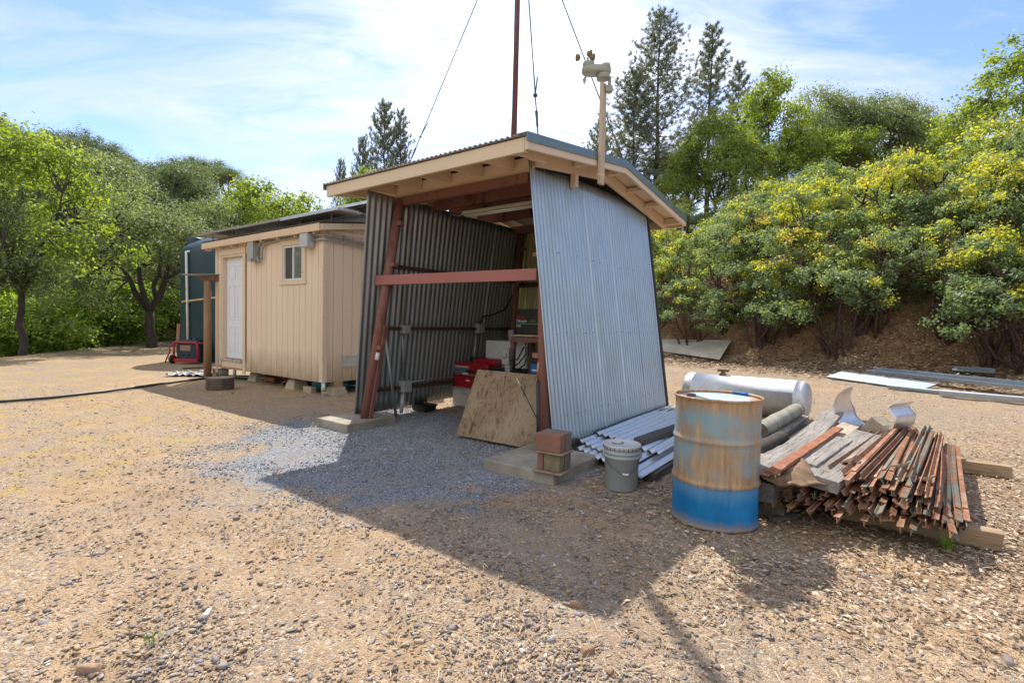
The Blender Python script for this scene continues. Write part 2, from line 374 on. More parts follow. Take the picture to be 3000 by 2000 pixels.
# ------------------------------------------------------------------ ground
def ground_material():
    mt, nt, out = newmat('ground'); s = N(nt)
    P = s.n('NewGeometry').outputs['Position']
    big = s.noise(P, .55, 5, .6); mid = s.noise(P, 3.2, 6, .6); fin = s.noise(P, 26, 6, .7)
    dirt = s.ramp(mid, [(.3, (.335, .215, .115)), (.55, (.485, .335, .195)), (.75, (.56, .41, .26))])
    dirt = s.mix(s.ramp(big, [(.42, 0.), (.58, 1.)]), dirt, (.34, .27, .20))
    dirt = s.mix(.45, dirt, s.ramp(fin, [(.25, .35), (.7, 1.)]), 'MULTIPLY')
    def cells(scale, stops, seed):
        v = s.n('TexVoronoi'); v.inputs['Scale'].default_value = scale; v.inputs['Randomness'].default_value = 1
        mp = s.n('Mapping'); mp.inputs['Location'].default_value = (seed, seed*2.3, 0); mp.inputs['Rotation'].default_value = (0, 0, seed); s.l(P, mp.inputs['Vector']); 
        d = s.n('VectorMath', operation='ADD'); nn = s.n('TexNoise'); nn.inputs['Scale'].default_value = scale*.7; s.l(P, nn.inputs['Vector'])
        sc_ = s.n('VectorMath', operation='SCALE'); sc_.inputs['Scale'].default_value = .9/scale; s.l(nn.outputs['Color'], sc_.inputs[0])
        s.l(mp.outputs[0], d.inputs[0]); s.l(sc_.outputs[0], d.inputs[1]); s.l(d.outputs[0], v.inputs['Vector'])
        sp = s.n('SeparateColor'); s.l(v.outputs['Color'], sp.inputs[0])
        return s.ramp(sp.outputs[0], stops, 'CONSTANT'), v.outputs['Distance'], sp.outputs[1]
    stonec = [(0., (.42, .28, .16)), (.2, (.29, .23, .18)), (.36, (.46, .34, .22)), (.52, (.17, .14, .12)), (.62, (.52, .42, .31)), (.74, (.32, .195, .115)), (.86, (.26, .26, .27)), (.94, (.60, .53, .44))]
    c1, d1, r1 = cells(62, stonec, 1.7); c2, d2, r2 = cells(130, stonec, 4.1)
    # gravelly cover is patchy: wheel tracks are bare dirt
    mpt = s.n('Mapping'); mpt.vector_type = 'TEXTURE'; mpt.inputs['Rotation'].default_value = (0, 0, A1); mpt.inputs['Scale'].default_value = (4.5, .8, 1); s.l(P, mpt.inputs['Vector'])
    trk = s.noise(mpt.outputs[0], .9, 5, .6)
    cover = s.ramp(s.math('ADD', s.math('MULTIPLY', s.noise(P, 1.1, 5, .65), .5), s.math('MULTIPLY', trk, .5)), [(.42, .18), (.58, 1.)])
    m2 = s.math('MULTIPLY', s.math('LESS_THAN', r2, .62), cover); m1 = s.math('MULTIPLY', s.math('LESS_THAN', r1, .34), cover)
    col = s.mix(m2, dirt, c2); col = s.mix(m1, col, c1)
    # blue-grey gravel pad under and before the shed
    dst = s.n('VectorMath', operation='DISTANCE'); mp = s.n('Mapping'); mp.vector_type = 'POINT'
    mp.inputs['Rotation'].default_value = (0, 0, .641); mp.inputs['Scale'].default_value = (1, 1, 0); s.l(P, mp.inputs['Vector'])
    s.l(mp.outputs[0], dst.inputs[0])
    ctr = V((-.95, 5.75, 0)); ctr.rotate(Matrix.Rotation(.641, 3, 'Z')); dst.inputs[1].default_value = ctr
    g = s.math('ADD', s.math('DIVIDE', dst.outputs['Value'], 2.38), s.math('MULTIPLY', s.math('SUBTRACT', s.noise(P, 1.6, 6, .62), .5), 1.1))
    gm = s.ramp(g, [(.72, 1.), (1.02, 0.)])
    gc, gd, gr = cells(120, [(0., (.22, .23, .25)), (.25, (.14, .15, .17)), (.45, (.29, .30, .325)), (.65, (.36, .37, .395)), (.8, (.10, .105, .12)), (.9, (.44, .44, .45))], 2.9)
    gc = s.mix(s.ramp(s.noise(P, 2.6, 5), [(.5, 0.), (.7, .55)]), gc, (.30, .25, .20))
    gp = s.math('LESS_THAN', s.math('ADD', s.math('MULTIPLY', gr, .6), s.math('MULTIPLY', s.noise(P, 8, 4), .6)), s.math('MULTIPLY', gm, 1.1))
    col = s.mix(gp, col, gc)
    # bank: leaf litter at the foot, brown earth with moss on the cut
    sep = s.n('SeparateXYZ'); s.l(P, sep.inputs[0])
    u = s.math('ADD', s.math('MULTIPLY', s.math('SUBTRACT', sep.outputs[0], FA.x), FN.x), s.math('MULTIPLY', s.math('SUBTRACT', sep.outputs[1], FA.y), FN.y))
    un = s.math('ADD', u, s.math('MULTIPLY', s.math('SUBTRACT', s.noise(P, 1.2, 5), .5), 1.6))
    lc, ldist, lr = cells(30, [(0., (.24, .165, .10)), (.3, (.13, .09, .06)), (.5, (.36, .26, .17)), (.7, (.18, .12, .08)), (.85, (.50, .40, .30))], 5.3)
    lm = s.ramp(un, [(-1.3, 0.), (-.5, 1.)]) if False else s.math('MULTIPLY', s.math('ADD', un, 1.2), 1.4, True)
    soil = s.ramp(s.noise(P, 2.3, 7, .65), [(.3, (.13, .08, .045)), (.5, (.25, .15, .078)), (.68, (.38, .235, .12))])
    soil = s.mix(s.ramp(s.noise(P, 5., 5), [(.58, 0.), (.66, .8)]), soil, (.10, .09, .03))
    soil = s.mix(s.math('MULTIPLY', s.math('LESS_THAN', lr, .45), .8), soil, lc)
    bm = s.math('MULTIPLY', s.math('SUBTRACT', un, .7), 1.6, True)
    bankc = s.mix(bm, lc, soil); col = s.mix(lm, col, bankc)
    # dry yellow moss on the left of the yard
    ym = s.math('MULTIPLY', s.ramp(s.noise(P, 3.5, 6, .7), [(.53, 0.), (.60, 1.)]), s.math('LESS_THAN', s.math('ADD', sep.outputs[0], s.math('MULTIPLY', s.noise(P, .8, 3), 2.)), -2.6))
    col = s.mix(s.math('MULTIPLY', ym, .6), col, (.46, .33, .07))
    slope = s.math('MULTIPLY', s.math('SUBTRACT', -11.5, s.math('ADD', sep.outputs[0], s.math('MULTIPLY', sep.outputs[1], .3))), .25, True)
    hillc = s.ramp(s.noise(P, .5, 6, .65), [(.35, (.05, .07, .02)), (.55, (.10, .115, .04)), (.7, (.25, .20, .10))])
    col = s.mix(slope, col, hillc)
    gd2 = s.mix(gp, s.math('MULTIPLY', d2, 1.), gd)
    h = s.math('ADD', s.math('MULTIPLY', s.math('MULTIPLY', d1, m1), -1.2), s.math('MULTIPLY', gd2, -.7)); h = s.math('ADD', h, s.math('MULTIPLY', fin, .8))
    h = s.math('ADD', h, s.math('MULTIPLY', s.math('MULTIPLY', ldist, lm), -1.6))
    s.bsdf(out, col, .95, 0, h, .9, .012, .15)
    return mt
def build_ground():
    ang = np.concatenate([np.linspace(-62, 62, 760), np.linspace(62, 298, 70)[1:-1]])*math.pi/180
    rr = np.concatenate([[.01], np.geomspace(.5, 40, 300), np.geomspace(40, 600, 60)[1:]])
    A, RR = np.meshgrid(ang, rr); x = RR*np.sin(A); y = RR*np.cos(A)
    z = zt_np(x, y); u = (x-FA.x)*FN.x+(y-FA.y)*FN.y
    zf = z.ravel().copy(); xf = x.ravel(); yf = y.ravel(); uf = u.ravel(); rf = RR.ravel()
    for i in range(len(zf)):
        if rf[i] < 32 and abs(xf[i]) < yf[i]*1.8+1:
            a = .010*noise.noise((xf[i]*1.7, yf[i]*1.7, 0))+.008*noise.noise((xf[i]*6, yf[i]*6, 3))+.004*noise.noise((xf[i]*19, yf[i]*19, 5))
            if uf[i] > -1: a += min(1, uf[i]+1)*(.10*noise.noise((xf[i]*1.3, yf[i]*1.3, 7))+.06*noise.noise((xf[i]*4, yf[i]*4, 9)))
            zf[i] += a-.008
    na, nr = len(ang), len(rr)
    i = (np.arange(nr-1)*na)[:, None]+np.arange(na)[None, :]; j = (np.arange(nr-1)*na)[:, None]+((np.arange(na)+1) % na)[None, :]
    Fc = np.stack([i.ravel(), (i+na).ravel(), (j+na).ravel(), j.ravel()], 1)
    o = npmesh('ground', np.stack([xf, yf, zf], 1), Fc[:, ::-1], ground_material(), smooth=True)
    tag(o, 'tan dirt and gravel yard rising into a leaf covered bank', 'ground', kind='structure')
build_ground()
# ------------------------------------------------------------------ loose stones and litter
def tinted(name, stops, rough=.85, interp='LINEAR', trans=0.):
    mt, nt, out = newmat(name); s = N(nt)
    at = s.n('Attribute', attribute_name='tint'); col = s.ramp(at.outputs['Fac'], stops, interp)
    f = s.noise(s.coord('Object'), 90, 4); col = s.mix(.35, col, s.ramp(f, [(.3, .5), (.7, 1.)]), 'MULTIPLY')
    s.bsdf(out, col, rough, 0, f, .2, .002, .25); return mt
STONE = [(0., (.12, .10, .09)), (.15, (.24, .205, .18)), (.30, (.40, .285, .18)), (.48, (.50, .38, .26)), (.62, (.28, .17, .10)), (.74, (.29, .295, .31)), (.86, (.20, .17, .15)), (1., (.66, .60, .52))]
stone_mat = tinted('stone', STONE)
def stones(xy, r, flat, mat, name, tint, zoff=.15, jit=(-.55, .35)):
    n = len(r); c = np.array([[-1, -1, -1], [1, -1, -1], [1, 1, -1], [-1, 1, -1], [-1, -1, 1], [1, -1, 1], [1, 1, 1], [-1, 1, 1]], float)
    P = c[None]*np.stack([r, r*rng.uniform(.35, .8, n), r*flat], 1)[:, None, :]*(1+rng.uniform(jit[0], jit[1], (n, 8, 3)))
    P[:, 4:, :2] *= rng.uniform(.6, 1.05, (n, 1, 1))
    az = rng.uniform(0, 6.283, n); tx = rng.normal(0, .38, n)
    ct, st = np.cos(tx)[:, None], np.sin(tx)[:, None]; y, z = P[..., 1]*ct-P[..., 2]*st, P[..., 1]*st+P[..., 2]*ct
    ca, sa = np.cos(az)[:, None], np.sin(az)[:, None]; x = P[..., 0]*ca-y*sa; y = P[..., 0]*sa+y*ca
    z0 = zt_np(xy[:, 0], xy[:, 1])
    Vv = np.stack([x+xy[:, :1], y+xy[:, 1:2], z+(z0+r*flat*zoff*2-.004)[:, None]], -1).reshape(-1, 3)
    q = np.array([[0, 3, 2, 1], [4, 5, 6, 7], [0, 1, 5, 4], [1, 2, 6, 5], [2, 3, 7, 6], [3, 0, 4, 7]])
    Fc = (q[None]+(np.arange(n)*8)[:, None, None]).reshape(-1, 4)
    return npmesh(name, Vv, Fc, mat, tint=np.repeat(tint, 6))
SLABS = [((.142+.1, -.72), None)]
def blocked(x, y):
    """places where slabs, walls or the drum stand, kept clear of loose stones"""
    dx, dy = x-LO.x, y-LO.y; ss = dx*D1.x+dy*D1.y; tt = dx*D2.x+dy*D2.y
    b = ((ss > -.15) & (ss < .68) & (tt > -.8) & (tt < .1)) | ((ss > 2.75) & (ss < 3.72) & (tt > -.9) & (tt < .0))
    b |= np.hypot(x-1.479, y-3.608) < .3
    b |= np.hypot(x-.945, y-4.2) < .15
    return b
def scatter(n, r0, r1, amax=52):
    r = np.exp(rng.uniform(math.log(r0), math.log(r1), n)); a = rng.uniform(-amax, amax, n)*math.pi/180
    return np.stack([r*np.sin(a), r*np.cos(a)], 1)
def pad(xy): return np.hypot(xy[:, 0]+.95, xy[:, 1]-5.75)
n = 95000
xy = scatter(n, 1.5, 13)
def track(p): return noise.noise(((p[0]*D1.x+p[1]*D1.y)*.22, (p[0]*D2.x+p[1]*D2.y)*1.5, 6.))
dens = np.array([noise.noise((p[0]*.8, p[1]*.8, 2.))*.7+noise.noise((p[0]*2.3, p[1]*2.3, 4.))*.45+track(p)*1.1 for p in xy])
# loose gravel is thick in the shade before the shed and thin in the wheel track
keep = (rng.uniform(-.75, .75, n) < dens+.12+.75*np.exp(-((xy[:, 0]-.5)**2/1.6+(xy[:, 1]-3.4)**2/1.2))) & ~blocked(xy[:, 0], xy[:, 1]) & ((pad(xy) > 2.0) | (rng.random(n) < .12))
xy = xy[keep]; n = len(xy)
r = np.clip(rng.lognormal(math.log(.0054), .46, n), .0028, .021)
tag(stones(xy, r, rng.uniform(.10, .38, n), stone_mat, 'gravel', rng.random(n)), 'loose angular gravel and slate chips scattered over the yard', 'gravel', kind='stuff')
n = 19000
a = rng.uniform(0, 6.283, n); q = 2.5*np.sqrt(rng.random(n)); xy = np.stack([-.95+q*np.cos(a), 5.75+q*np.sin(a)], 1)
xy = xy[~blocked(xy[:, 0], xy[:, 1]) & (np.array([noise.noise((p[0]*1.5, p[1]*1.5, 8.)) for p in xy])+1.1-pad(xy)/2.4 > rng.random(n)*.8)]; n = len(xy)
gm = tinted('crushed_stone', [(0., (.14, .15, .17)), (.4, (.27, .29, .33)), (.8, (.38, .40, .43)), (1., (.52, .53, .54))])
tag(stones(xy, rng.uniform(.004, .0095, n), rng.uniform(.45, .8, n), gm, 'crushed_gravel', rng.random(n)), 'blue grey crushed gravel spread before the metal shed', 'gravel', kind='stuff')
def litter(xy, size, name, label, mat, asp=.38):
    n = len(xy); a = rng.uniform(0, 6.283, n); l = size*rng.uniform(.6, 1.3, n); w = l*asp*rng.uniform(.6, 1.2, n); h = l*rng.uniform(.05, .35, n)
    ca, sa = np.cos(a), np.sin(a); z0 = zt_np(xy[:, 0], xy[:, 1])+.004+rng.uniform(0, .012, n)
    loc = np.zeros((n, 6, 3)); tl = rng.normal(0, .3, n)
    for k, (i, j, e) in enumerate(((-1, 0, 0.), (0, -1, .5), (0, 1, .5), (1, 0, .3), (0, 0, 0.), (0, 0, 0))):
        xx = i*l/2; yy = j*w/2
        loc[:, k, 0] = xx*ca-yy*sa+xy[:, 0]; loc[:, k, 1] = xx*sa+yy*ca+xy[:, 1]; loc[:, k, 2] = z0+h*e+tl*yy+(.25*h if k == 0 else 0)
    Vv = loc[:, :4].reshape(-1, 3); t = np.array([[0, 1, 3, 2]]); Fc = (t[None]+(np.arange(n)*4)[:, None, None]).reshape(-1, 4)
    tag(npmesh(name, Vv, Fc, mat, tint=rng.random(n)), label, 'leaf litter', kind='stuff')
lm = tinted('dry_leaf', [(0., (.15, .09, .05)), (.35, (.31, .20, .12)), (.7, (.46, .34, .22)), (.9, (.58, .48, .36)), (1., (.62, .52, .42))], .8)
n = 17000
xy = np.concatenate([np.stack([rng.normal(3.3, 1.0, n), rng.normal(3.2, .9, n)], 1), np.stack([rng.normal(1.3, .5, n//7), rng.normal(4.9, .8, n//7)], 1), np.stack([rng.normal(5.6, 1.2, n//2), rng.normal(4.6, 1.3, n//2)], 1)])
xy = xy[(xy[:, 1] > 1.7) & (~blocked(xy[:, 0], xy[:, 1])) & (xy[:, 0] > .55)]
litter(xy, .038, 'leaf_litter', 'dry brown leaves and wood chips around the post pile', lm)
n = 26000
uu = rng.normal(.4, 1.0, n); vv = rng.uniform(-6, 13, n)
xy = np.stack([FA.x+FN.x*uu+FE.x*vv, FA.y+FN.y*uu+FE.y*vv], 1)
litter(xy[uu > -1.4], .085, 'bank_leaf_litter', 'drifts of dry leaves along the foot of the bank', lm)
# straw-like needles in the foreground
n = 2600; xy = scatter(n, 1.7, 6); xy = xy[(xy[:, 0] > -.6) & ~blocked(xy[:, 0], xy[:, 1])]; 
litter(xy, .085, 'dry_straw', 'pale straw and pine needles strewn on the yard', tinted('straw', [(0., (.38, .28, .16)), (1., (.66, .56, .40))]), .035)
for px, py, sz, tone, lab in ((607, 1797, .042, 1., 'pale grey flat stone lying alone in the left foreground'), (1722, 1903, .06, .62, 'long brown stone at the bottom centre of the yard'),
        (2112, 1712, .055, .4, 'flat tan slab of stone beside the drum shadow'), (2572, 1838, .055, .42, 'tan stone on bare dirt in the right foreground'),
        (2952, 1938, .06, .12, 'dark grey stone near the lower right corner'), (1838, 1492, .055, .05, 'dark slate stone in the shade below the bucket'),
        (1690, 1770, .05, .6, 'rusty brown stone at the tip of the roof shadow'), (262, 1958, .06, .58, 'reddish brown stone near the lower left corner'), (1910, 1502, .06, .3, 'tan stone between the bucket and the drum')):
    p = G(px, py); sz *= .72; o = stones(np.array([[p.x, p.y]]), np.array([sz]), np.array([.45]), stone_mat, 'rock', np.array([tone]), .1, (-.32, .2))
    bv = o.modifiers.new('worn', 'BEVEL'); bv.width = sz*.16; bv.segments = 2; tag(o, lab, 'rock')
# ------------------------------------------------------------------ shared materials
GALV = galv('galvanized_wall', (.45, .515, .525), .27, spot=.08)
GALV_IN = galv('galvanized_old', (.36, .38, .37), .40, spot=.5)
GALV_LOW = galv('galvanized_sheet', (.68, .72, .76), .28, spot=.12)
RED = rusty('red_primer_steel', (.205, .088, .07), (.12, .05, .036), .40, (1, 1, .5), 3., .0)
BEIGE = painted('beige_trim', (.64, .50, .36), (.30, .24, .17), .64, .6, (1, 1, 1), 4.)
BEIGE_SOF = painted('beige_soffit', (.68, .53, .37), (.34, .26, .18), .7, .65, (1, 1, 1), 3.)
DARKWOOD = plain('dark_framing', (.055, .03, .022), (.09, .045, .032), 5, .85)
CONC = plain('concrete', (.36, .325, .265), (.22, .195, .155), 4.5, .92, 0, .9)
GREYBOX = plain('grey_enamel', (.36, .37, .36), (.31, .32, .31), 4, .5)
CONDUIT = plain('zinc_conduit', (.42, .42, .40), (.33, .33, .31), 9, .45, .6)
BLACK = plain('black_plastic', (.014, .014, .015), (.024, .024, .025), 12, .45)
BLACKM = plain('black_enamel', (.010, .011, .011), (.016, .017, .017), 6, .38)
TEAL = plain('roof_flashing', (.13, .19, .20), (.17, .23, .235), 3, .38, .45)
WHITE = plain('white_enamel', (.70, .71, .70), (.60, .60, .58), 3, .45)
# ------------------------------------------------------------------ metal shed
def slab(lab, s0, s1, t0, t1):
    c = W((s0+s1)/2, (t0+t1)/2, 0); mb = MB(); rd = random.Random(s0)
    mb.fbox(W, s0, s1, t0, t1, -.12, .092)
    o = mb.build('concrete_slab', CONC, loc=c, bevel=.012); tag(o, lab, 'concrete slab')
slab('small concrete footing under the left steel leg of the metal shed', -.02, .62, -.74, .02)
slab('concrete footing carrying the stack of brick blocks', 2.86, 3.64, -.83, .02)
shed = thing('metal_shed', 'open corrugated metal shed with leaning walls, red steel legs and a low gable roof', 'shed', W(1.7, 1.4, 0))
KW = .16
def wr(t, z): return W(3.25-KW*z, t, z)
corrugated('wall', wr(-.18, .105), wr(3.0, .115), wr(3.15, 3.205), wr(-.055, 3.085), GALV, shed, pitch=.073, amp=.0085, nv=26, wob=.006, seed=1, lap=.007)
def wl(t, z): return W(.09+.19*z, t, z)
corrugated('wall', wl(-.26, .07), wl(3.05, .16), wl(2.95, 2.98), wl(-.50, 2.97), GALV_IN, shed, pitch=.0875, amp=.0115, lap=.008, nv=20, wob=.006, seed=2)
FIBRE, fnt, fout = newmat('translucent_fibreglass'); s = N(fnt); fcol = s.ramp(s.noise(s.coord('Object', (1, 1, .2)), 6, 5), [(.3, (.42, .40, .22)), (.7, (.62, .60, .40))])
fd = s.n('BsdfDiffuse'); s.l(fcol, fd.inputs['Color']); ft_ = s.n('BsdfTranslucent'); s.l(fcol, ft_.inputs['Color']); fm_ = s.n('MixShader'); fm_.inputs[0].default_value = .22; s.l(fd.outputs[0], fm_.inputs[1]); s.l(ft_.outputs[0], fm_.inputs[2]); s.l(fm_.outputs[0], fout.inputs['Surface'])
corrugated('wall', W(.12, 3.12, .1), W(3.20, 3.0, .1), W(2.74, 2.95, 3.05), W(.6, 2.95, 3.05), FIBRE, shed, amp=.011, nv=16, pitch=.0875, seed=3)
# edge strip closing the far end of the right wall
MB().beam(wr(3.015, .1)+D1*.012, wr(3.165, 3.19)+D1*.012, .035, .05, D2).build('corner_trim', plain('dark_trim', (.05, .055, .05), None, 4, .6, .3), shed)
SCR = plain('screw_head', (.22, .24, .26), None, 8, .5, .6)
scm = MB().lathe((0, 0, 0), [(.0065, 0), (.0065, .004), (.003, .007)], 8, D1+ZZ*KW).build('screw', SCR, shed, local=True)
for z in (.42, 1.27, 2.15):
    for k in range(19):
        t = .14+k*.203+random.uniform(-.02, .02)
        if t > 2.9 or z > 2.9 and k % 2: continue
        c_ = scm if scm.location.length == 0 else scm.copy()
        if c_ is not scm: COL.objects.link(c_)
        c_.location = wr(t, z+random.uniform(-.012, .012))+D1*.007-rootloc(shed)
def leg(p0, p1, name='leg', r=.062):
    mb = MB(); mb.tube([p0, p1], r, 20); o = mb.build(name, RED, shed)
    ax = (p1-p0).normalized(); sg = 1 if (p0-LO).dot(D1) < 1.5 else -1
    for k in (.33, .71, .9):
        c = p0.lerp(p1, k); MB().obox(c+D1*.08*sg, D1*.04, D2*.035, ax*.025).build('bracket', RED, o)
    return o
l1 = leg(W(.43, -.33, .09), W(.72, -.04, 2.9)); l2 = leg(W(3.155, -.24, .09), W(2.70, .33, 2.95), 'leg')
leg(W(.34, 2.86, .0), W(.66, 2.72, 2.95)); leg(W(2.9, 2.86, .0), W(2.5, 2.72, 2.95))
# a strip of angle iron on the inner side of the left leg
MB().beam(W(.50, -.30, .09), W(.63, -.17, 1.3), .03, .05, D2).build('angle_iron', RED, l1)
MB().tube([W(.60, -.28, .86), W(.61, -.275, .95)], [.03, .026], 10).build('paint_blotch', plain('white_paint', (.72, .7, .68), None, 9, .6), l1)
MB().beam(W(.49, -.22, 1.885), W(2.87, .0, 1.885), .05, .125).build('crossbar', painted('pink_primer', (.33, .125, .11), (.55, .5, .46), .80, .5, (1, 1, 1), 3), shed, .006)
MB().beam(W(.56, 0, 2.915), W(2.74, 0, 2.915), .075, .105).build('beam', RED, shed, .004)
for t, z in ((.62, 3.01), (1.28, 3.07), (1.95, 3.08), (2.6, 2.99)):
    MB().beam(W(.35, t, z-.03), W(2.62, t, z-.03), .07, .13).build('beam', RED, shed, .004)
for z in (.40, 1.26, 2.09):   # girts along the left wall
    MB().beam(wl(.0, z)+D1*.052, wl(2.9, z)+D1*.052, .045, .075, D1).build('girt', DARKWOOD, shed)
for z in (.42, 1.27, 2.15): MB().beam(wr(.12, z)-D1*.06, wr(2.9, z)-D1*.06, .045, .075, D1).build('girt', DARKWOOD, shed)
for z in (1.1, 2.05): MB().beam(W(.35, 2.9, z), W(2.8, 2.9, z), .045, .08).build('girt', DARKWOOD, shed)
# roof: ridge parallel to the open front
SR0, SR1, TE0, TR, TE1 = -.08, 3.14, -.60, 1.55, 3.9
ZE0, ZR, ZE1 = 3.10, 3.405, 3.13
def zroof(t): return ZE0+(ZR-ZE0)*(t-TE0)/(TR-TE0) if t < TR else ZR+(ZE1-ZR)*(t-TR)/(TE1-TR)
ROOF = galv('roof_sheet', (.42, .40, .37), .5, (1, 1, 1), .6)
corrugated('roof', W(SR0, TE0-.03, ZE0+.012), W(SR1, TE0-.03, ZE0+.012), W(SR1, TR, ZR+.012), W(SR0, TR, ZR+.012), ROOF, shed, amp=.011, nv=4, wob=.002, seed=4)
corrugated('roof', W(SR1, TE1+.03, ZE1+.012), W(SR0, TE1+.03, ZE1+.012), W(SR0, TR, ZR+.014), W(SR1, TR, ZR+.014), ROOF, shed, amp=.011, nv=4, wob=.002, seed=5)
MB().beam(W(SR0, TR, ZR+.03), W(SR1, TR, ZR+.03), .26, .012).build('ridge_cap', TEAL, shed)
def rakeprism(mb, s0, s1, dz0, dz1, t0=TE0, t1=TE1):
    for a, b in ((t0, TR), (TR, t1)):
        za, zb = zroof(a), zroof(b)
        mb.prism([W(s0, a, za+dz0), W(s0, b, zb+dz0), W(s0, b, zb+dz1), W(s0, a, za+dz1)], D1*(s1-s0))
    return mb
FASC = painted('beige_fascia', (.66, .53, .39), (.33, .27, .2), .66, .6, (.6, .6, 2.), 5.)
# boards of the front eave and of both rakes
fb = MB(); fb.beam(W(SR0+.02, TE0+.02, ZE0-.075), W(SR1-.045, TE0+.02, ZE0-.075), .04, .135); fb.build('fascia', FASC, shed, .004)
fb = MB(); fb.beam(W(SR0+.02, TE1-.02, ZE1-.075), W(SR1-.045, TE1-.02, ZE1-.075), .04, .135); fb.build('fascia', FASC, shed, .004)
rakeprism(MB(), SR1-.042, SR1-.004, -.125, -.006, TE0+.002).build('rake_board', FASC, shed, .003)
rakeprism(MB(), SR0+.004, SR0+.042, -.125, -.006, TE0+.045).build('rake_board', FASC, shed, .003)
fl = MB(); rakeprism(fl, SR1-.002, SR1+.010, -.055, .030, TE0-.03); rakeprism(fl, SR1-.14, SR1-.003, .022, .030, TE0-.03); fl.build('flashing', TEAL, shed)
rakeprism(MB(), SR0-.010, SR0+.002, -.055, .030, TE0-.03).build('flashing', TEAL, shed)
rakeprism(MB(), 2.80, 2.845, -.165, -.022, .0).build('barge_rafter', BEIGE, shed, .003)
rakeprism(MB(), .30, .345, -.165, -.022, .0).build('barge_rafter', BEIGE, shed, .003)
dk = MB(); dk.prism([W(SR0+.05, TE0+.05, zroof(TE0+.05)-.02), W(SR1-.05, TE0+.05, zroof(TE0+.05)-.02), W(SR1-.05, .0, zroof(0)-.02), W(SR0+.05, .0, zroof(0)-.02)], ZZ*.012)
for a, b in ((.0, TR), (TR, TE1)):
    for s0, s1 in ((2.85, SR1-.05), (SR0+.05, .295)):
        dk.prism([W(s0, a, zroof(a)-.02), W(s1, a, zroof(a)-.02), W(s1, b, zroof(b)-.02), W(s0, b, zroof(b)-.02)], ZZ*.012)
dk.build('soffit', BEIGE_SOF, shed)
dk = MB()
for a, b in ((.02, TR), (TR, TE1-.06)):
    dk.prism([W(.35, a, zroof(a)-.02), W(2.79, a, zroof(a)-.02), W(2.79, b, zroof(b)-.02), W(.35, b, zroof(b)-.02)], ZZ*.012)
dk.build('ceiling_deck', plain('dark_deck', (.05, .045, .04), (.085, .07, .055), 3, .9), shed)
MB().beam(W(SR0+.3, .03, 3.055), W(2.775, .03, 3.055), .045, .17).build('header_board', BEIGE, shed, .003)
for s_ in (.12, .55, 1.05, 1.55, 2.05, 2.5, 2.92):
    a, b = TE0+.045, .0
    MB().prism([W(s_, a, zroof(a)-.022), W(s_, b, zroof(b)-.022), W(s_, b, zroof(b)-.16), W(s_, a, zroof(a)-.125)], D1*.038).build('lookout', BEIGE_SOF, shed, .002)
for t in (.75, 1.6, 2.25, 2.9, 3.75):
    MB().beam(W(2.848, t, zroof(t)-.075), W(SR1-.045, t, zroof(t)-.075), .085, .05 if t < 3.5 else .1).build('lookout', BEIGE_SOF, shed, .002)
MB().beam(W(2.825, .80, 2.98), W(2.825, .80, 3.13), .07, .07, D1).build('short_post', BEIGE, shed, .002)
# conduit, boxes and lamp fixed to the shed
def wlp(t, z, o=.06): return wl(t, z)+D1*o
MB().tube([wlp(.17, 2.9), wlp(.30, 1.35)], .014, 10).build('conduit', plain('pale_conduit', (.45, .41, .33), None, 6, .5), shed)
MB().tube([wlp(.34, 1.18), wlp(.47, .55)], .014, 10).build('conduit', CONDUIT, shed)
MB().tube([wlp(.50, .32), wlp(.52, .02)], .028, 12).build('conduit', WHITE, shed)
MB().tube([wlp(1.93, 1.16), wlp(2.0, .5)], .022, 10).build('conduit', CONDUIT, shed)
MB().tube([wlp(.55, .47), wlp(1.2, .48), wlp(2.4, .46)], .012, 8).build('conduit', CONDUIT, shed)
for t, z, w, h in ((.34, 1.25, .09, .12), (.50, .42, .13, .17), (1.95, 1.27, .12, .15)):
    b = MB().obox(wlp(t, z, .09), D1*.055, D2*w/1.6, ZZ*h/2).build('junction_box', GREYBOX, shed, .006)
    MB().obox(wlp(t, z, .147), D1*.004, D2*(w/1.6-.008), ZZ*(h/2-.008)).build('cover', GREYBOX, b, .002)
MB().tube([wlp(1.97, 1.35), wlp(1.99, 1.46, .08), wlp(2.2, 1.5, .1), wlp(2.55, 1.6, .08), wlp(2.75, 1.9, .06), wlp(2.8, 2.5, .05)], .013, 8).build('cable', BLACK, shed)
lf = MB().obox(W(1.93, .56, 2.80), D1*.62, D2*.06, ZZ*.02).build('lamp_fixture', plain('aged_fixture', (.50, .47, .38), (.40, .38, .30), 5, .5), shed, .005)
for o_ in (-.028, .028): MB().tube([W(1.33, .56+o_, 2.765), W(2.53, .56+o_, 2.765)], .013, 12).build('tube', WHITE, lf)
MB().tube([W(1.31, .56, 2.80), W(1.15, .62, 2.80), W(.95, .66, 2.86)], .012, 8).build('cable', CONDUIT, shed)
MB().tube([W(2.1, .9, 2.9), W(2.2, .85, 2.72), W(2.4, .8, 2.66), W(2.8, .8, 2.7)], .014, 8).build('cable', BLACK, shed)
for (px, py, z) in ((1232, 596, 2.97), (1300, 612, 3.10)): 
    p = G(px, py, z); MB().obox(p, D1*.10, D2*.05, ZZ*.006).build('roof_batten', BEIGE_SOF, shed)
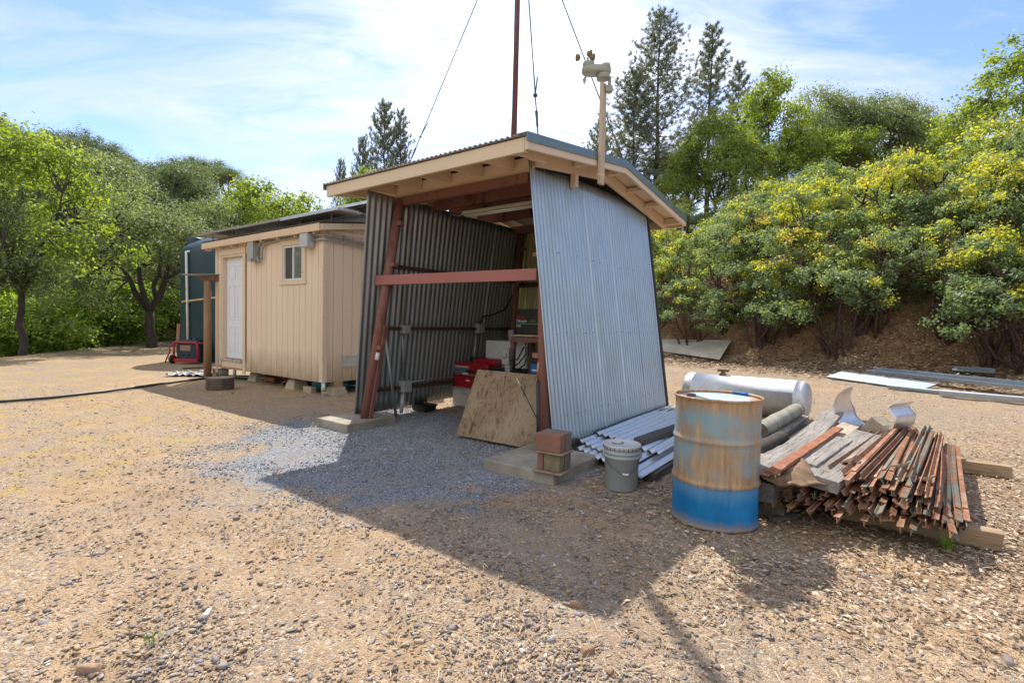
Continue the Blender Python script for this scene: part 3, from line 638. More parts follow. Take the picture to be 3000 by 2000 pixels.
# ------------------------------------------------------------------ things kept in the shed
tag(MB().tube([wlp(-.01, 1.2, .1), W(.36, .25, .02)], .021, 12).build('steel_pipe', CONDUIT), 'grey steel pipe leaning on the inner left wall of the shed', 'pipe')
def ply():
    a, b, c, d = W(1.80, -.06, .03), W(2.93, -.03, .03), W(2.86, .20, .80), W(1.90, .19, .80)
    o = thing('plywood_sheet', 'weathered sheet of plywood leaning in the shed opening, its left side cut at a slant', 'plywood', a)
    mt, nt, out = newmat('old_plywood'); s = N(nt)
    base = s.coord('Object', (1, 1, 1), (0, 0, .641)); mp = s.n('Mapping'); mp.inputs['Scale'].default_value = (1, 1, .11); s.l(base, mp.inputs['Vector'])
    w = s.noise(mp.outputs[0], 21, 6, .62, 2.2)
    col = s.ramp(w, [(.36, (.085, .058, .037)), (.45, (.21, .145, .09)), (.55, (.29, .21, .135)), (.66, (.16, .11, .07))])
    kn = s.n('TexVoronoi'); kn.inputs['Scale'].default_value = 7.; mp2 = s.n('Mapping'); mp2.inputs['Scale'].default_value = (1, 1, .8); s.l(base, mp2.inputs['Vector']); s.l(mp2.outputs[0], kn.inputs['Vector'])
    col = s.mix(s.ramp(kn.outputs['Distance'], [(.09, .9), (.2, 0.)]), col, (.06, .04, .028))
    col = s.mix(s.ramp(s.noise(base, 2.3, 5), [(.45, 0.), (.65, .5)]), col, (.40, .32, .23))
    s.bsdf(out, col, .9, 0, w, .4, .003, .2)
    nn = (b-a).cross(d-a).normalized()
    MB().prism([a, b, c, d], -nn*.016).build('board', mt, o)
ply()
hp = [PL(1577, y, W(0, -.34, 0), D2) for y in (1310, 1255, 1116)]; hq = PL(1577, 1060, W(0, -.34, 0), D2)
hose = MB().tube(hp, .020, 12)
o = thing('insulated_pipe', 'copper tube in a black foam sleeve standing against the right red leg', 'pipe', W(2.91, -.16, .1))
hose.build('foam_sleeve', BLACK, o)
MB().tube([hp[-1], hp[-1].lerp(hq, .5)-D1*.008, hq], .009, 8).build('copper_tube', plain('copper', (.50, .22, .11), (.4, .16, .08), 9, .4, .9), o)
o = thing('thin_rod', 'thin dark rod with a white tip leaning across the plywood', 'rod', W(2.9, -.1, .2))
a, b = PL(1574, 1228, W(0, .02, 0), D2), PL(1514, 1108, W(0, .13, 0), D2)
MB().tube([a, a.lerp(b, .8)], .005, 6).build('rod', BLACK, o); MB().tube([a.lerp(b, .8), b], .0065, 6).build('tip', WHITE, o)
# generator set: black housing on a red frame
gx, gt = 1.715, 1.2
gen = thing('generator_set', 'black generator housing with red and white lettering on a red steel stand', 'generator', W(2.0, 1.45, 0))
hb = MB().fbox(W, gx, gx+.62, gt, gt+.5, 1.215, 1.565).build('housing', BLACKM, gen, .012)
MB().fbox(W, gx-.02, gx+.64, gt-.02, gt+.5, 1.185, 1.213).build('tray', plain('alloy_tray', (.45, .44, .40), (.3, .25, .2), 9, .5, .5), gen, .003)
RL = plain('red_letter', (.55, .03, .05), None, 3, .5); WL = plain('white_letter', (.78, .78, .78), None, 3, .5); GL = plain('green_stripe', (.0, .42, .27), None, 3, .5); OL = plain('gold_letter', (.35, .30, .14), None, 3, .5)
def gtx(nm, body, ds, z, size, mt, sh=0., xs=1.): text(nm, body, W(gx+ds, gt-.004, z), D1, ZZ, size, mt, hb, sh, xs=xs)
gtx('lettering', 'Onan', .012, 1.432, .062, RL, xs=1.1); gtx('lettering', 'Marquis', .012, 1.385, .050, WL, xs=1.1); gtx('lettering', 'Gold', .235, 1.388, .046, OL, .5, .95); gtx('lettering', '5500', .012, 1.318, .038, WL)
MB().fbox(W, gx+.008, gx+.62, gt-.004, gt-.0008, 1.358, 1.368).build('stripe', GL, hb)
OS = plain('orange_sticker', (.65, .20, .04), (.5, .4, .1), 30, .5)
for q in (.03, .24, .42): MB().fbox(W, gx+q, gx+q+.12, gt-.024, gt-.021, 1.190, 1.208).build('sticker', OS, hb)
fr = MB()
fr.fbox(W, gx-.05, 2.9, gt-.05, gt, 1.11, 1.175); fr.fbox(W, gx-.05, 2.9, gt+.42, gt+.47, 1.11, 1.175); fr.fbox(W, gx-.05, gx+.0, gt-.05, gt+.47, 1.112, 1.177)
fr.fbox(W, gx-.052, gx+.012, gt-.052, gt+.002, .72, 1.109); fr.fbox(W, gx-.052, gx+.012, gt+.42, gt+.475, .0, 1.109)
fr.build('stand', RED, gen, .004)
mf = MB(); mf.tube([W(gx-.0, gt+.25, 1.50), W(gx-.14, gt+.35, 1.40), W(gx-.34, gt+.5, 1.22)], [.028, .034, .05], 12); mf.build('exhaust_pipe', BLACK, gen)
mf = MB(); mf.tube([W(gx-.36, gt+.5, 1.20), W(gx-.42, gt+.52, 1.05)], [.045, .055], 14); mf.build('flue_collar', CONDUIT, gen)
ob = MB().fbox(W, gx-.08, gx+.04, gt-.20, gt-.09, .80, 1.02).build('outlet_box', GREYBOX, gen, .008)
MB().lathe(W(gx-.03, gt-.20, .93), [(.042, 0), (.042, .012), (.03, .018), (.001, .018)], 20, -D2).build('cover', GREYBOX, ob)
MB().fbox(W, gx-.03, gx+.05, gt-.19, gt-.12, .66, .798).build('post', GREYBOX, ob, .004)
cb = MB()
for k in range(4): cb.tube([W(gx+.16+.05*k, gt+.02, 1.10), W(gx+.20+.04*k, gt-.02, .95), W(gx+.10+.09*k, gt-.05, .82-.02*k), W(gx-.02+.14*k, gt-.08, .74)], .010, 8)
cb.tube([W(gx+.05, gt-.15, .86), W(gx+.14, gt-.13, .88), W(gx+.22, gt-.1, 1.05)], .012, 8); cb.build('cable', BLACK, gen)
o = thing('work_shelf', 'low shelf behind the plywood covered with black cables', 'shelf', W(2.0, 1.1, 0))
MB().fbox(W, 1.25, 2.95, .75, 1.5, .63, .66).build('shelf_board', DARKWOOD, o)
for s_ in (1.3, 2.9): MB().fbox(W, s_-.03, s_+.03, 1.35, 1.41, .0, .629).build('leg', DARKWOOD, o)
cb = MB(); rd = random.Random(5)
for k in range(9):
    p = [W(1.15+rd.uniform(0, .4)+.2*j, .85+.06*k+rd.uniform(-.1, .1), .68+rd.uniform(0, .05)) for j in range(8)]
    cb.tube(p, .012, 8)
cb_o = tag(cb.build('black_cables', BLACK), 'tangle of black cables lying on the low shelf', 'cables', kind='stuff')
o = thing('battery', 'black battery with a blue label on the shelf below the generator', 'battery', W(2.35, .95, .66))
MB().fbox(W, 2.17, 2.5, .86, 1.04, .661, .87).build('case', BLACK, o, .008); MB().fbox(W, 2.19, 2.48, .88, 1.02, .871, .90).build('cover', BLACK, o, .006)
lbm = MB().fbox(W, 2.22, 2.42, .855, .859, .73, .85).build('label', plain('blue_label', (.01, .10, .38), (.02, .13, .42), 8, .4), o)
MB().fbox(W, 2.24, 2.40, .8515, .8545, .765, .785).build('white_band', WHITE, lbm)
o = thing('white_cabinet', 'white metal cabinet at the back of the shed', 'cabinet', W(.9, 2.1, 0))
MB().fbox(W, .60, 1.42, 1.9, 2.5, .02, 1.08).build('body', WHITE, o, .01); MB().fbox(W, .62, 1.40, 1.88, 1.897, .05, 1.05).build('door', WHITE, o, .006)
o = tag(MB().lathe(W(1.02, 2.05, 1.085), [(.055, 0), (.07, .17), (.066, .17), (.05, .01), (.001, .01)], 20).build('glass_jar', plain('cloudy_cup', (.45, .45, .44), None, 6, .3)), 'cloudy plastic cup standing on the white cabinet', 'cup')
# red case on a white box
o = thing('storage_box', 'white lidded box on the gravel under the red tool case', 'box', W(.5, 1.8, 0))
WB = plain('dirty_white_box', (.50, .51, .47), (.40, .41, .37), 4, .6)
MB().prism([W(.15, 1.62, .0), W(.80, 1.62, .0), W(.83, 1.62, .28), W(.12, 1.62, .28)], D2*.42).build('body', WB, o, .012)
MB().fbox(W, .10, .85, 1.60, 2.06, .281, .315).build('cover', WB, o, .008)
MB().tube([W(.36, 1.61, .235), W(.42, 1.59, .232), W(.52, 1.59, .232), W(.54, 1.60, .20)], .007, 8).build('handle', WB, o)
REDP = plain('red_plastic', (.36, .012, .022), (.28, .010, .018), 4, .35)
o = thing('red_tool_case', 'red plastic power tool case with a worn paper label', 'tool case', W(.55, 1.75, .316))
MB().prism([W(.24, 1.55, .318), W(.92, 1.55, .318), W(.96, 1.55, .50), W(.22, 1.55, .50)], D2*.36).build('base', REDP, o, .02)
MB().prism([W(.22, 1.55, .503), W(.96, 1.55, .503), W(.94, 1.55, .70), W(.86, 1.55, .745), W(.28, 1.55, .72), W(.235, 1.55, .68)], D2*.36).build('upper_shell', REDP, o, .02)
MB().prism([W(.60, 1.62, .73), W(1.02, 1.62, .70), W(1.04, 1.62, .76), W(.98, 1.62, .80), W(.66, 1.62, .80)], D2*.22).build('hump', REDP, o, .02)
MB().tube([W(.44, 1.72, .73), W(.46, 1.72, .79), W(.76, 1.72, .80), W(.80, 1.72, .75)], .014, 8).build('handle', BLACK, o)
lb = MB().fbox(W, .25, .56, 1.543, 1.547, .53, .67).build('label', plain('label_paper', (.05, .08, .12), (.16, .18, .2), 40, .6), o)
MB().fbox(W, .255, .56, 1.5385, 1.5425, .645, .672).build('orange_band', plain('pale_band', (.62, .45, .34), None, 5, .6), lb); MB().fbox(W, .43, .55, 1.5385, 1.5425, .54, .565).build('white_band', WHITE, lb)
MB().fbox(W, .50, .58, 1.543, 1.547, .43, .455).build('sticker', WHITE, o)
MB().tube([W(.55, 1.50, .60), W(.95, 1.42, .59)], .018, 10).build('steel_bar', BLACKM, o)
o = thing('black_tray', 'shallow black plastic tub on the gravel by the left wall', 'tub', W(.2, .95, 0))
tb = MB(); tb.prism([W(.06, .82, .005), W(.33, .82, .005), W(.35, .82, .085), W(.04, .82, .085)], D2*.24); tb.build('tub', BLACK, o, .012)
MB().fbox(W, .025, .365, .805, 1.075, .086, .104).build('rim', BLACK, o, .006)
# ------------------------------------------------------------------ mast, guy wires, weather station
POLE = rusty('mast_paint', (.17, .065, .065), (.12, .05, .045), .3, (1, 1, .3), 3., .0)
mb_ = W(1.39, 1.5, 3.36); mt_ = V(mb_)+V((.03, 0, 7.2))
o = thing('antenna_mast', 'tall dark red steel mast rising through the shed roof', 'mast', mb_)
MB().tube([mb_, mt_], [.040, .036], 20).build('pole', POLE, o)
MB().lathe(mb_+ZZ*.06, [(.12, 0), (.10, .01), (.048, .05), (.042, .06)], 20).build('flashing_boot', BLACK, o)
APEX = PL(1528, -310, mb_, D2)
STEEL = plain('guy_wire_steel', (.12, .12, .125), None, 6, .45, .7)
for px, py, s_t, lab, tb in ((1188, 506, 2.3, 'guy wire slanting to the left roof edge with a turnbuckle near its end', .11), (1498, 405, 1.2, 'thin guy wire running close beside the mast', 0),
        (1577, 408, .3, 'guy wire right of the mast ending in a shackle on the roof', .06), (1826, 470, 2.3, 'guy wire passing behind the weather station', 0)):
    e = PL(px, py, W(0, s_t, 0), D2); ez = min(e.z, 3.4); o = thing('guy_wire', lab, 'guy wire', e)
    MB().tube([e, APEX], .0075, 6).build('cable', STEEL, o)
    if tb:
        d = (APEX-e).normalized(); q = e+d*tb*3
        MB().tube([q, q+d*.22], [.012, .018], 8).build('turnbuckle', STEEL, o)
        MB().tube([q+d*.45, q+d*.47], .026, 8).build('clamp', STEEL, o); MB().tube([q+d*.47, q+d*.74+D1*.05], .008, 6).build('wire_tail', STEEL, o); MB().tube([e, e-ZZ*max(.02, e.z-zroof(s_t))*.98], .012, 6).build('anchor', STEEL, o)
pw = W(3.165, .8, 2.98); o = thing('weather_station_post', 'short painted wooden post nailed to the roof edge of the shed', 'post', pw)
MB().obox(W(3.172, .80, 3.53), D1*.020, D2*.048, ZZ*.565).build('board', painted('post_paint', (.50, .39, .28), (.3, .25, .19), .6, .65, (1, 1, .4), 5), o, .003)
MB().obox(W(3.172, .80, 3.07), D1*.0202, D2*.0482, ZZ*.012).build('nail_plate', BEIGE, o)
PLA = plain('aged_plastic', (.36, .36, .30), (.29, .29, .24), 5, .5); GOLD = plain('tan_cup', (.25, .18, .10), (.19, .13, .07), 6, .45)
ws = thing('weather_station', 'beige plastic weather station with wind cups and a vane on the post', 'weather station', W(3.172, .8, 4.09))
def ps(px, py, t=.8): return PL(px, py, W(3.172, t, 0), V((0, 1, 0)))
c0 = ps(1743, 205); xr = V((1, 0, -.03)).normalized(); yr = V((0, 1, 0))
def body(px0, px1, py, h, name, mat, depth, top=.9):
    a, b = ps(px0, py), ps(px1, py); L = (b-a).length; mb = MB(); cs = []
    for k in range(24):
        q = 2*math.pi*k/24; cs.append((math.copysign(abs(math.cos(q))**.8, math.cos(q))*L/2, math.copysign(abs(math.sin(q))**.8, math.sin(q))*depth/2))
    m_ = (a+b)/2; x = (b-a).normalized()
    for sc_, z in ((.9, -h/2), (1., -h*.3), (1., h*.25), (top, h/2)): mb.v += [m_+x*(u*sc_)+yr*(w*sc_)+ZZ*z for u, w in cs]
    for i in range(3):
        for k in range(24): mb.f.append((i*24+k, i*24+(k+1) % 24, i*24+24+(k+1) % 24, i*24+24+k)); mb.smooth.append(True)
    mb.f += [tuple(range(24))[::-1], tuple(range(72, 96))]; mb.smooth += [False, False]
    return mb.build(name, mat, ws)
body(1704, 1790, 208, .075, 'housing', PLA, .17, .93); body(1707, 1741, 191, .075, 'dome', PLA, .14, .5); body(1757, 1788, 199, .05, 'rain_collector', PLA, .15, .96); body(1748, 1786, 226, .06, 'sensor_shield', PLA, .14, 1.)
MB().tube([ps(1722, 182), ps(1722, 172)], .012, 10).build('spindle', PLA, ws)
for dx, dz in ((-12, 172), (3, 160), (10, 171)):
    p = ps(1722+dx*1.2, dz-3); cup = MB(); cup.lathe(p-xr*.025, [(.001, 0), (.026, .009), (.037, .028), (.040, .052), (.035, .048), (.02, .018), (.001, .012)], 14, (1 if dx > 0 else -1, .3, .1)); cup.tube([p, ps(1722, 171)], .004, 6)
    cup.build('wind_cup', GOLD, ws)
v0, v1 = ps(1717, 222), ps(1711, 250)
MB().prism([v0+xr*.008, v0-xr*.008, v0.lerp(v1, .4)-xr*.028, v1, v0.lerp(v1, .6)+xr*.012], yr*.006).build('wind_vane', PLA, ws)
MB().tube([ps(1786, 225), ps(1786, 245), ps(1784, 262)], [.018, .02, .024], 10).build('bracket', PLA, ws); MB().obox(ps(1783, 262), xr*.04, yr*.035, ZZ*.035).build('clamp', PLA, ws, .006)
# ------------------------------------------------------------------ beige building on piers
SID = painted('tan_siding', (.72, .575, .435), (.40, .31, .22), .73, .7, (1, 1, .12), 6., .24, .32)
TRIMB = painted('tan_trim', (.67, .535, .40), (.26, .19, .13), .62, .65, (1, 1, .5), 5.)
bld = thing('beige_cabin', 'small tan wooden cabin on concrete piers with white door, sliding window and solar panels above', 'cabin', Q(-2.1, 1.4, .2))
ZB, ZT = .225, 2.99; S0 = -4.22
DS0, DS1 = -3.90, -2.97       # rough door opening
WS0, WS1, WZ0, WZ1 = -1.34, -.66, 2.09, 2.76
back = MB()
back.fbox(Q, S0, DS0-.06, .012, .06, ZB+.004, ZT); back.fbox(Q, DS1+.06, WS0, .012, .06, ZB+.004, ZT); back.fbox(Q, WS1, -.03, .012, .06, ZB+.004, ZT)
back.fbox(Q, DS0-.06, DS1+.06, .012, .06, 2.74, ZT); back.fbox(Q, DS0-.06, DS1+.06, .012, .06, ZB+.004, .42); back.fbox(Q, WS0, WS1, .012, .06, ZB+.004, WZ0); back.fbox(Q, WS0, WS1, .012, .06, WZ1, ZT)
back.fbox(Q, -.06, -.012, .061, 2.9, ZB+.004, 3.1)
bk = back.build('wall', plain('groove_backing_board', (.40, .29, .185), (.36, .26, .17), 6, .8), bld)  # darker tan backing board that shows in the siding grooves
sd = MB(); pit = .203
k = S0
while k < -.01:
    a, b = k+.005, min(k+pit-.005, -.001)
    segs = [(ZB, ZT)]
    for o0, o1, z0, z1 in ((DS0-.06, DS1+.06, .42, 2.74), (WS0, WS1, WZ0, WZ1)):
        if b > o0 and a < o1:
            segs = [(ZB, z0), (z1, ZT)]
    for z0, z1 in segs: sd.fbox(Q, a, b, .0, .0118, z0+random.uniform(0, .006)*(z0 == ZB), z1)
    k += pit
k = .0
while k < 2.85:
    a, b = (k+.005 if k else .0), k+pit-.005
    sd.fbox(Q, -.0118, 0., a, b, ZB+random.uniform(0, .006), 2.955); sd.fbox(Q, -.0118, 0., a, b, 2.965, 3.02+.2*k)
    k += pit
sd.build('siding', SID, bld)
MB().fbox(Q, .001, .018, .1, 2.9, 2.915, 2.985).build('belt_board', TRIMB, bld, .002)
for dims in ((-.085, .0, -.020, -.001, ZB+.01, 2.91), (.001, .020, -.020, .075, ZB+.012, 2.91), (S0-.01, S0+.1, -.020, -.001, ZB-.12, 2.93)): MB().fbox(Q, *dims).build('corner_board', TRIMB, bld, .002)
# roof
RT = .19
def zr(t): return 3.06+RT*(t+.15)
rf = MB(); rf.prism([Q(-4.62, -.16, zr(-.16)), Q(-4.62, 2.9, zr(2.9)-.15), Q(-4.62, 2.9, zr(2.9)-.13), Q(-4.62, -.16, zr(-.16)+.018)], D1*4.78)
rfo = rf.build('roof', plain('dark_roofing', (.06, .055, .05), (.10, .085, .07), 6, .8), bld)
fc = MB(); fc.fbox(Q, -4.6, .10, -.16, -.122, 2.915, 3.045); fc.build('fascia', painted('tan_fascia', (.67, .50, .35), (.22, .14, .09), .60, .7, (.6, .6, 2), 6.), bld, .004)
fc = MB(); fc.prism([Q(.095, -.12, 2.93), Q(.095, 2.9, 2.93+3.02*RT-.09), Q(.095, 2.9, 3.03+3.02*RT-.09), Q(.095, -.12, 3.04)], D1*.035); fc.build('rake_board', TRIMB, bld, .003)
MB().fbox(Q, -4.55, .09, -.118, .0, 2.935, 2.95).build('soffit', BEIGE_SOF, bld)
for k in range(8): MB().fbox(Q, -4.5+k*.62, -4.46+k*.62, -.12, -.002, 2.88, 2.934).build('rafter_tail', TRIMB, bld)
# door
dr = MB().fbox(Q, DS0+.005, DS1-.005, .085, .125, .46, 2.69).build('door', plain('white_door', (.75, .78, .84), (.69, .72, .78), 1.5, .4), bld, .003)
dw = DS1-DS0
for z0, z1 in ((.60, 1.18), (1.32, 2.08), (2.20, 2.52)):
    for a in (.13, .55):
        p0, p1 = DS0+dw*a, DS0+dw*(a+.32)
        pm = MB()
        for (x0, x1, y0, y1) in ((p0, p1, z0, z0+.02), (p0, p1, z1-.02, z1), (p0, p0+.02, z0+.02, z1-.02), (p1-.02, p1, z0+.02, z1-.02)): pm.fbox(Q, x0, x1, .076, .0848, y0, y1)
        pm.fbox(Q, p0+.05, p1-.05, .078, .0848, z0+.05, z1-.05); pm.build('panel', dr.data.materials[0], dr, .004)
fm = MB(); fm.fbox(Q, DS0-.14, DS0-.03, -.022, -.001, .30, 2.735); fm.fbox(Q, DS1+.02, DS1+.13, -.022, -.001, .16, 2.735); fm.fbox(Q, DS0-.14, DS1+.13, -.024, -.001, 2.737, 2.86); fm.fbox(Q, DS0-.16, DS1+.16, -.034, -.001, 2.862, 2.88)
fm.fbox(Q, DS0-.03, DS0+.004, -.010, .126, .425, 2.735); fm.fbox(Q, DS1-.004, DS1+.02, -.010, .126, .425, 2.735); fm.fbox(Q, DS0+.005, DS1-.005, -.010, .126, 2.692, 2.734)
fm.build('door_frame', TRIMB, bld, .003)
ts = MB(); ts.fbox(Q, DS0-.03, DS1+.02, -.045, .084, .40, .45); ts.build('threshold', painted('worn_sill', (.52, .42, .32), (.22, .17, .13), .5, .75, (1, 1, 1), 6), bld, .004)
MB().fbox(Q, DS0-.0, DS1+.0, -.018, -.001, .27, .399).build('apron_board', TRIMB, bld, .003)
# window
wf = MB()
for a, b, z0, z1 in ((WS0-.11, WS0+.002, WZ0-.0, WZ1+.0), (WS1-.002, WS1+.11, WZ0-.0, WZ1+.0), (WS0-.11, WS1+.11, WZ1+.001, WZ1+.11), (WS0-.13, WS1+.13, WZ0-.075, WZ0-.001)): wf.fbox(Q, a, b, -.024, -.001, z0, z1)
win = wf.build('window', TRIMB, bld, .003)
vf = MB(); xm = (WS0+WS1)/2+.01
for a, b, z0, z1 in ((WS0+.003, WS0+.04, WZ0+.003, WZ1-.003), (WS1-.04, WS1-.003, WZ0+.003, WZ1-.003), (WS0+.041, WS1-.041, WZ0+.003, WZ0+.04), (WS0+.041, WS1-.041, WZ1-.04, WZ1-.003), (xm-.022, xm+.022, WZ0+.041, WZ1-.041)): vf.fbox(Q, a, b, -.008, .04, z0, z1)
vf.build('sash', WHITE, win, .003)
gm_, gnt, gout = newmat('window_glass'); s = N(gnt)
s.bsdf(gout, (.30, .33, .37), .03, .75, s.noise(s.coord('Object'), 2.5, 2), .03, .01, 1.)
gl_ = MB().fbox(Q, xm+.02, WS1-.04, .010, .016, WZ0+.04, WZ1-.04).build('pane', gm_, win)
MB().fbox(Q, WS0+.04, xm-.02, .022, .028, WZ0+.04, WZ1-.04).build('pane', plain('screened_pane', (.055, .05, .045), (.07, .065, .06), 3, .6), win)
MB().fbox(Q, WS0+.13, WS0+.20, .029, .031, WZ0+.04, WZ1-.04).build('curtain', plain('curtain_cloth', (.28, .27, .25), (.2, .19, .18), 20, .9), win)
# lamp, boxes and conduit on the front
o = MB().fbox(Q, -2.66, -2.585, -.09, -.001, 2.70, 2.86).build('wall_lamp', plain('yellowed_lamp', (.50, .40, .19), (.42, .33, .15), 7, .5), bld, .012)
MB().tube([Q(-2.63, -.05, 2.70), Q(-2.63, -.055, 2.655), Q(-2.60, -.055, 2.60)], .015, 8).build('socket', CONDUIT, o)
o = MB().fbox(Q, -2.47, -2.25, -.14, -.001, 2.52, 2.91).build('disconnect_box', GREYBOX, bld, .006)
MB().fbox(Q, -2.475, -2.245, -.150, -.1402, 2.515, 2.915).build('cover', GREYBOX, o, .004); MB().fbox(Q, -2.30, -2.26, -.158, -.1505, 2.53, 2.56).build('latch', BLACK, o)
o = MB().fbox(Q, -.50, -.25, -.17, -.021, 2.66, 2.90).build('junction_box', plain('pale_grey_box', (.48, .50, .53), (.43, .45, .47), 4, .45), bld, .006)
cd = [Q(-2.2, -.06, 2.62), Q(-2.2, -.07, 2.54), Q(-2.14, -.07, 2.50), Q(-2.06, -.06, 2.55), Q(-2.05, -.06, 2.74), Q(-1.98, -.05, 2.84), Q(-1.85, -.04, 2.872), Q(-1.3, -.04, 2.885), Q(-.5, -.05, 2.89)]
MB().tube(cd, .022, 12).build('conduit', CONDUIT, bld)
MB().tube([Q(-2.22, -.07, 2.66), Q(-2.2, -.07, 2.80), Q(-2.1, -.06, 2.90), Q(-1.9, -.05, 2.93), Q(-1.2, -.05, 2.93), Q(-.5, -.06, 2.935)], .018, 12).build('conduit', CONDUIT, bld)
for z0 in (2.86, 2.78):
    MB().tube([Q(-.25, -.07, z0), Q(.03, -.05, z0), Q(.06, .03, z0-.002), Q(.05, .4, z0-.0), Q(.045, 1., z0-.05), Q(.045, 1.6, z0-.06)], .02, 12).build('conduit', CONDUIT, bld)
for t in (.38, .92): MB().fbox(Q, .02, .075, t, t+.02, 2.75, 2.90).build('strap', CONDUIT, bld)
# foundation vent on the side wall
vt = MB()
for a, b, z0, z1 in ((.39, .415, .49, .70), (.775, .80, .49, .70), (.416, .774, .49, .515), (.416, .774, .675, .70), (.585, .61, .516, .674)): vt.fbox(Q, .0005, .016, a, b, z0, z1)
vo = vt.build('vent', plain('galv_vent', (.50, .56, .58), None, 6, .45, .3), bld)
lv = MB()
for k in range(9): lv.fbox(Q, .0005, .010, .417, .773, .52+k*.0168, .530+k*.0168)
lv.build('slat', plain('vent_slat', (.70, .72, .72), None, 6, .45, .2), vo)
# floor joists and the shadowed underside
MB().fbox(Q, S0, -.02, .07, 2.9, ZB+.02, ZB+.12).build('floor_frame', DARKWOOD, bld)
MB().fbox(Q, S0, -.02, 2.85, 2.9, ZB+.0, 3.3).build('wall', TRIMB, bld); MB().fbox(Q, S0-.0, S0+.05, .07, 2.84, ZB+.0, 3.0).build('wall', TRIMB, bld)
# solar panels raised above the roof, sloping away
CELL_, cnt, cout = newmat('solar_backsheet'); s = N(cnt)
br = s.n('TexBrick'); br.inputs['Scale'].default_value = 1; br.offset = 0; br.inputs['Mortar Size'].default_value = .008; br.inputs['Brick Width'].default_value = .16; br.inputs['Row Height'].default_value = .16
br.inputs['Color1'].default_value = (.02, .03, .035, 1); br.inputs['Color2'].default_value = (.024, .035, .04, 1); br.inputs['Mortar'].default_value = (.50, .50, .46, 1)
s.l(s.coord('Object', (1, 1, 1), (0, 0, .641)), br.inputs['Vector']); s.bsdf(cout, br.outputs['Color'], .3)
ALU = plain('aluminium_frame', (.60, .62, .63), (.52, .53, .54), 5, .35, .75); ALUF = plain('grey_frame', (.33, .315, .28), (.26, .25, .225), 5, .5, .2)
BACKS = plain('panel_backing', (.36, .34, .30), (.28, .265, .24), 4, .6)
def panel(s0, s1, t, z, depth, drop, lab, fmat, back):
    o = thing('solar_panel', lab, 'solar panel', Q((s0+s1)/2, t, z), 'solar panels above the cabin roof')
    sl = (D2-ZZ*drop).normalized(); nz = D1.cross(sl).normalized(); c = Q((s0+s1)/2, t, z)+sl*depth/2; hs = (s1-s0)/2-.006
    MB().obox(c, D1*(hs-.03), sl*(depth/2-.03), nz*.004).build('cell_sheet', back, o)
    f = MB(); f.obox(Q((s0+s1)/2, t, z)+sl*.012, D1*hs, sl*.012, nz*.028); f.obox(Q((s0+s1)/2, t, z)+sl*(depth-.012), D1*hs, sl*.012, nz*.022)
    for e in (-1, 1): f.obox(c+D1*(hs-.012)*e, D1*.012, sl*(depth/2-.025), nz*.022)
    f.build('frame', fmat, o, .002)
    for e in (-.6, .5):
        q = Q((s0+s1)/2, t, z)+D1*hs*e+sl*depth*.4; tt = (q-BO).dot(D2); MB().tube([V((q.x, q.y, zr(tt)+.01)), q-nz*.02], .016, 8).build('leg', ALUF, o)
    return o
names = ['solar panel at the left end of the front row above the cabin', 'solar panel in the middle of the front row above the cabin', 'solar panel at the right end of the front row above the cabin']
for k in range(3):
    a, b = -5.25+5.66*k/3, -5.25+5.66*(k+1)/3
    panel(a, b, .0, 3.315-.012*k, .50, .0, names[k], ALUF if k < 2 else ALU, BACKS)
pz3 = PL(1040, 598, Q(0, .55, 0), D2)
for k, nm in enumerate(('solar panel of the upper row above the cabin, half hidden by the front row', 'solar panel of the upper row above the cabin, nearest the metal shed')):
    panel(-2.45+k*2.2, -.27+k*2.2, .55, pz3.z, 1.05, .05, nm, ALU, CELL_)
# ------------------------------------------------------------------ piers and clutter under the cabin
CONC2 = plain('pier_concrete', (.46, .385, .27), (.36, .30, .21), 5, .9, 0, .4)
RAW = plain('raw_lumber', (.42, .28, .15), (.33, .21, .11), 8, .8, 0, .2, (1, 1, 5))
def pier(s_, t, lab, w=.14, h=.17, blocks=True):
    o = thing('concrete_pier', lab, 'pier', Q(s_, t, 0)); mb = MB(); v = []
    for z, q in ((-.03, w*1.25), (h, w*.85)): v += [Q(s_+a*q, t+b*q, z) for a, b in ((-1, -1), (1, -1), (1, 1), (-1, 1))]
    mb.add(v, [(3, 2, 1, 0), (4, 5, 6, 7), (0, 1, 5, 4), (1, 2, 6, 5), (2, 3, 7, 6), (3, 0, 4, 7)]); mb.build('block', CONC2, o, .01)
    if blocks: MB().fbox(Q, s_-w*.7, s_+w*.7, t-w*.6, t+w*.6, h+.001, ZB+.018).build('wood_shim', RAW, o, .004)
pier(-.06, .32, 'concrete pier with wood shims under the right corner of the cabin', .13, .13)
pier(-1.22, .22, 'concrete pier under the middle of the cabin front'); pier(-2.95, .35, 'concrete pier right of the stump under the cabin door', .15, .2, False)
pier(-1.5, 1.9, 'shaded concrete pier under the back of the cabin')
MB_ = MB().fbox(Q, -.72, -.45, .05, .16, -.02, .10).build('concrete_offcut', CONC2, None, .008); tag(MB_, 'lying concrete block beside the blue cylinder under the cabin', 'block')
BLUE = plain('turquoise_paint', (.015, .18, .24), (.02, .22, .27), 4, .45)
o = thing('blue_cylinder', 'turquoise gas cylinder lying under the right corner of the cabin', 'gas cylinder', Q(-.3, .2, .12))
ca = Q(-.84, .36, .105); cbx = Q(.0, .74, .115); dx = (cbx-ca).normalized()
MB().lathe(ca, [(.03, -.02), (.085, .0), (.108, .03), (.112, .07), (.112, .60), (.105, .66), (.07, .71), (.03, .74)], 24, dx).build('tank', BLUE, o)
MB().tube([ca+dx*.7, ca+dx*.95], .02, 10).build('valve', BLUE, o); MB().lathe(ca+dx*.98, [(.001, -.04), (.09, -.03), (.11, .0), (.09, .04), (.001, .05)], 20, dx).build('cap', BLUE, o)
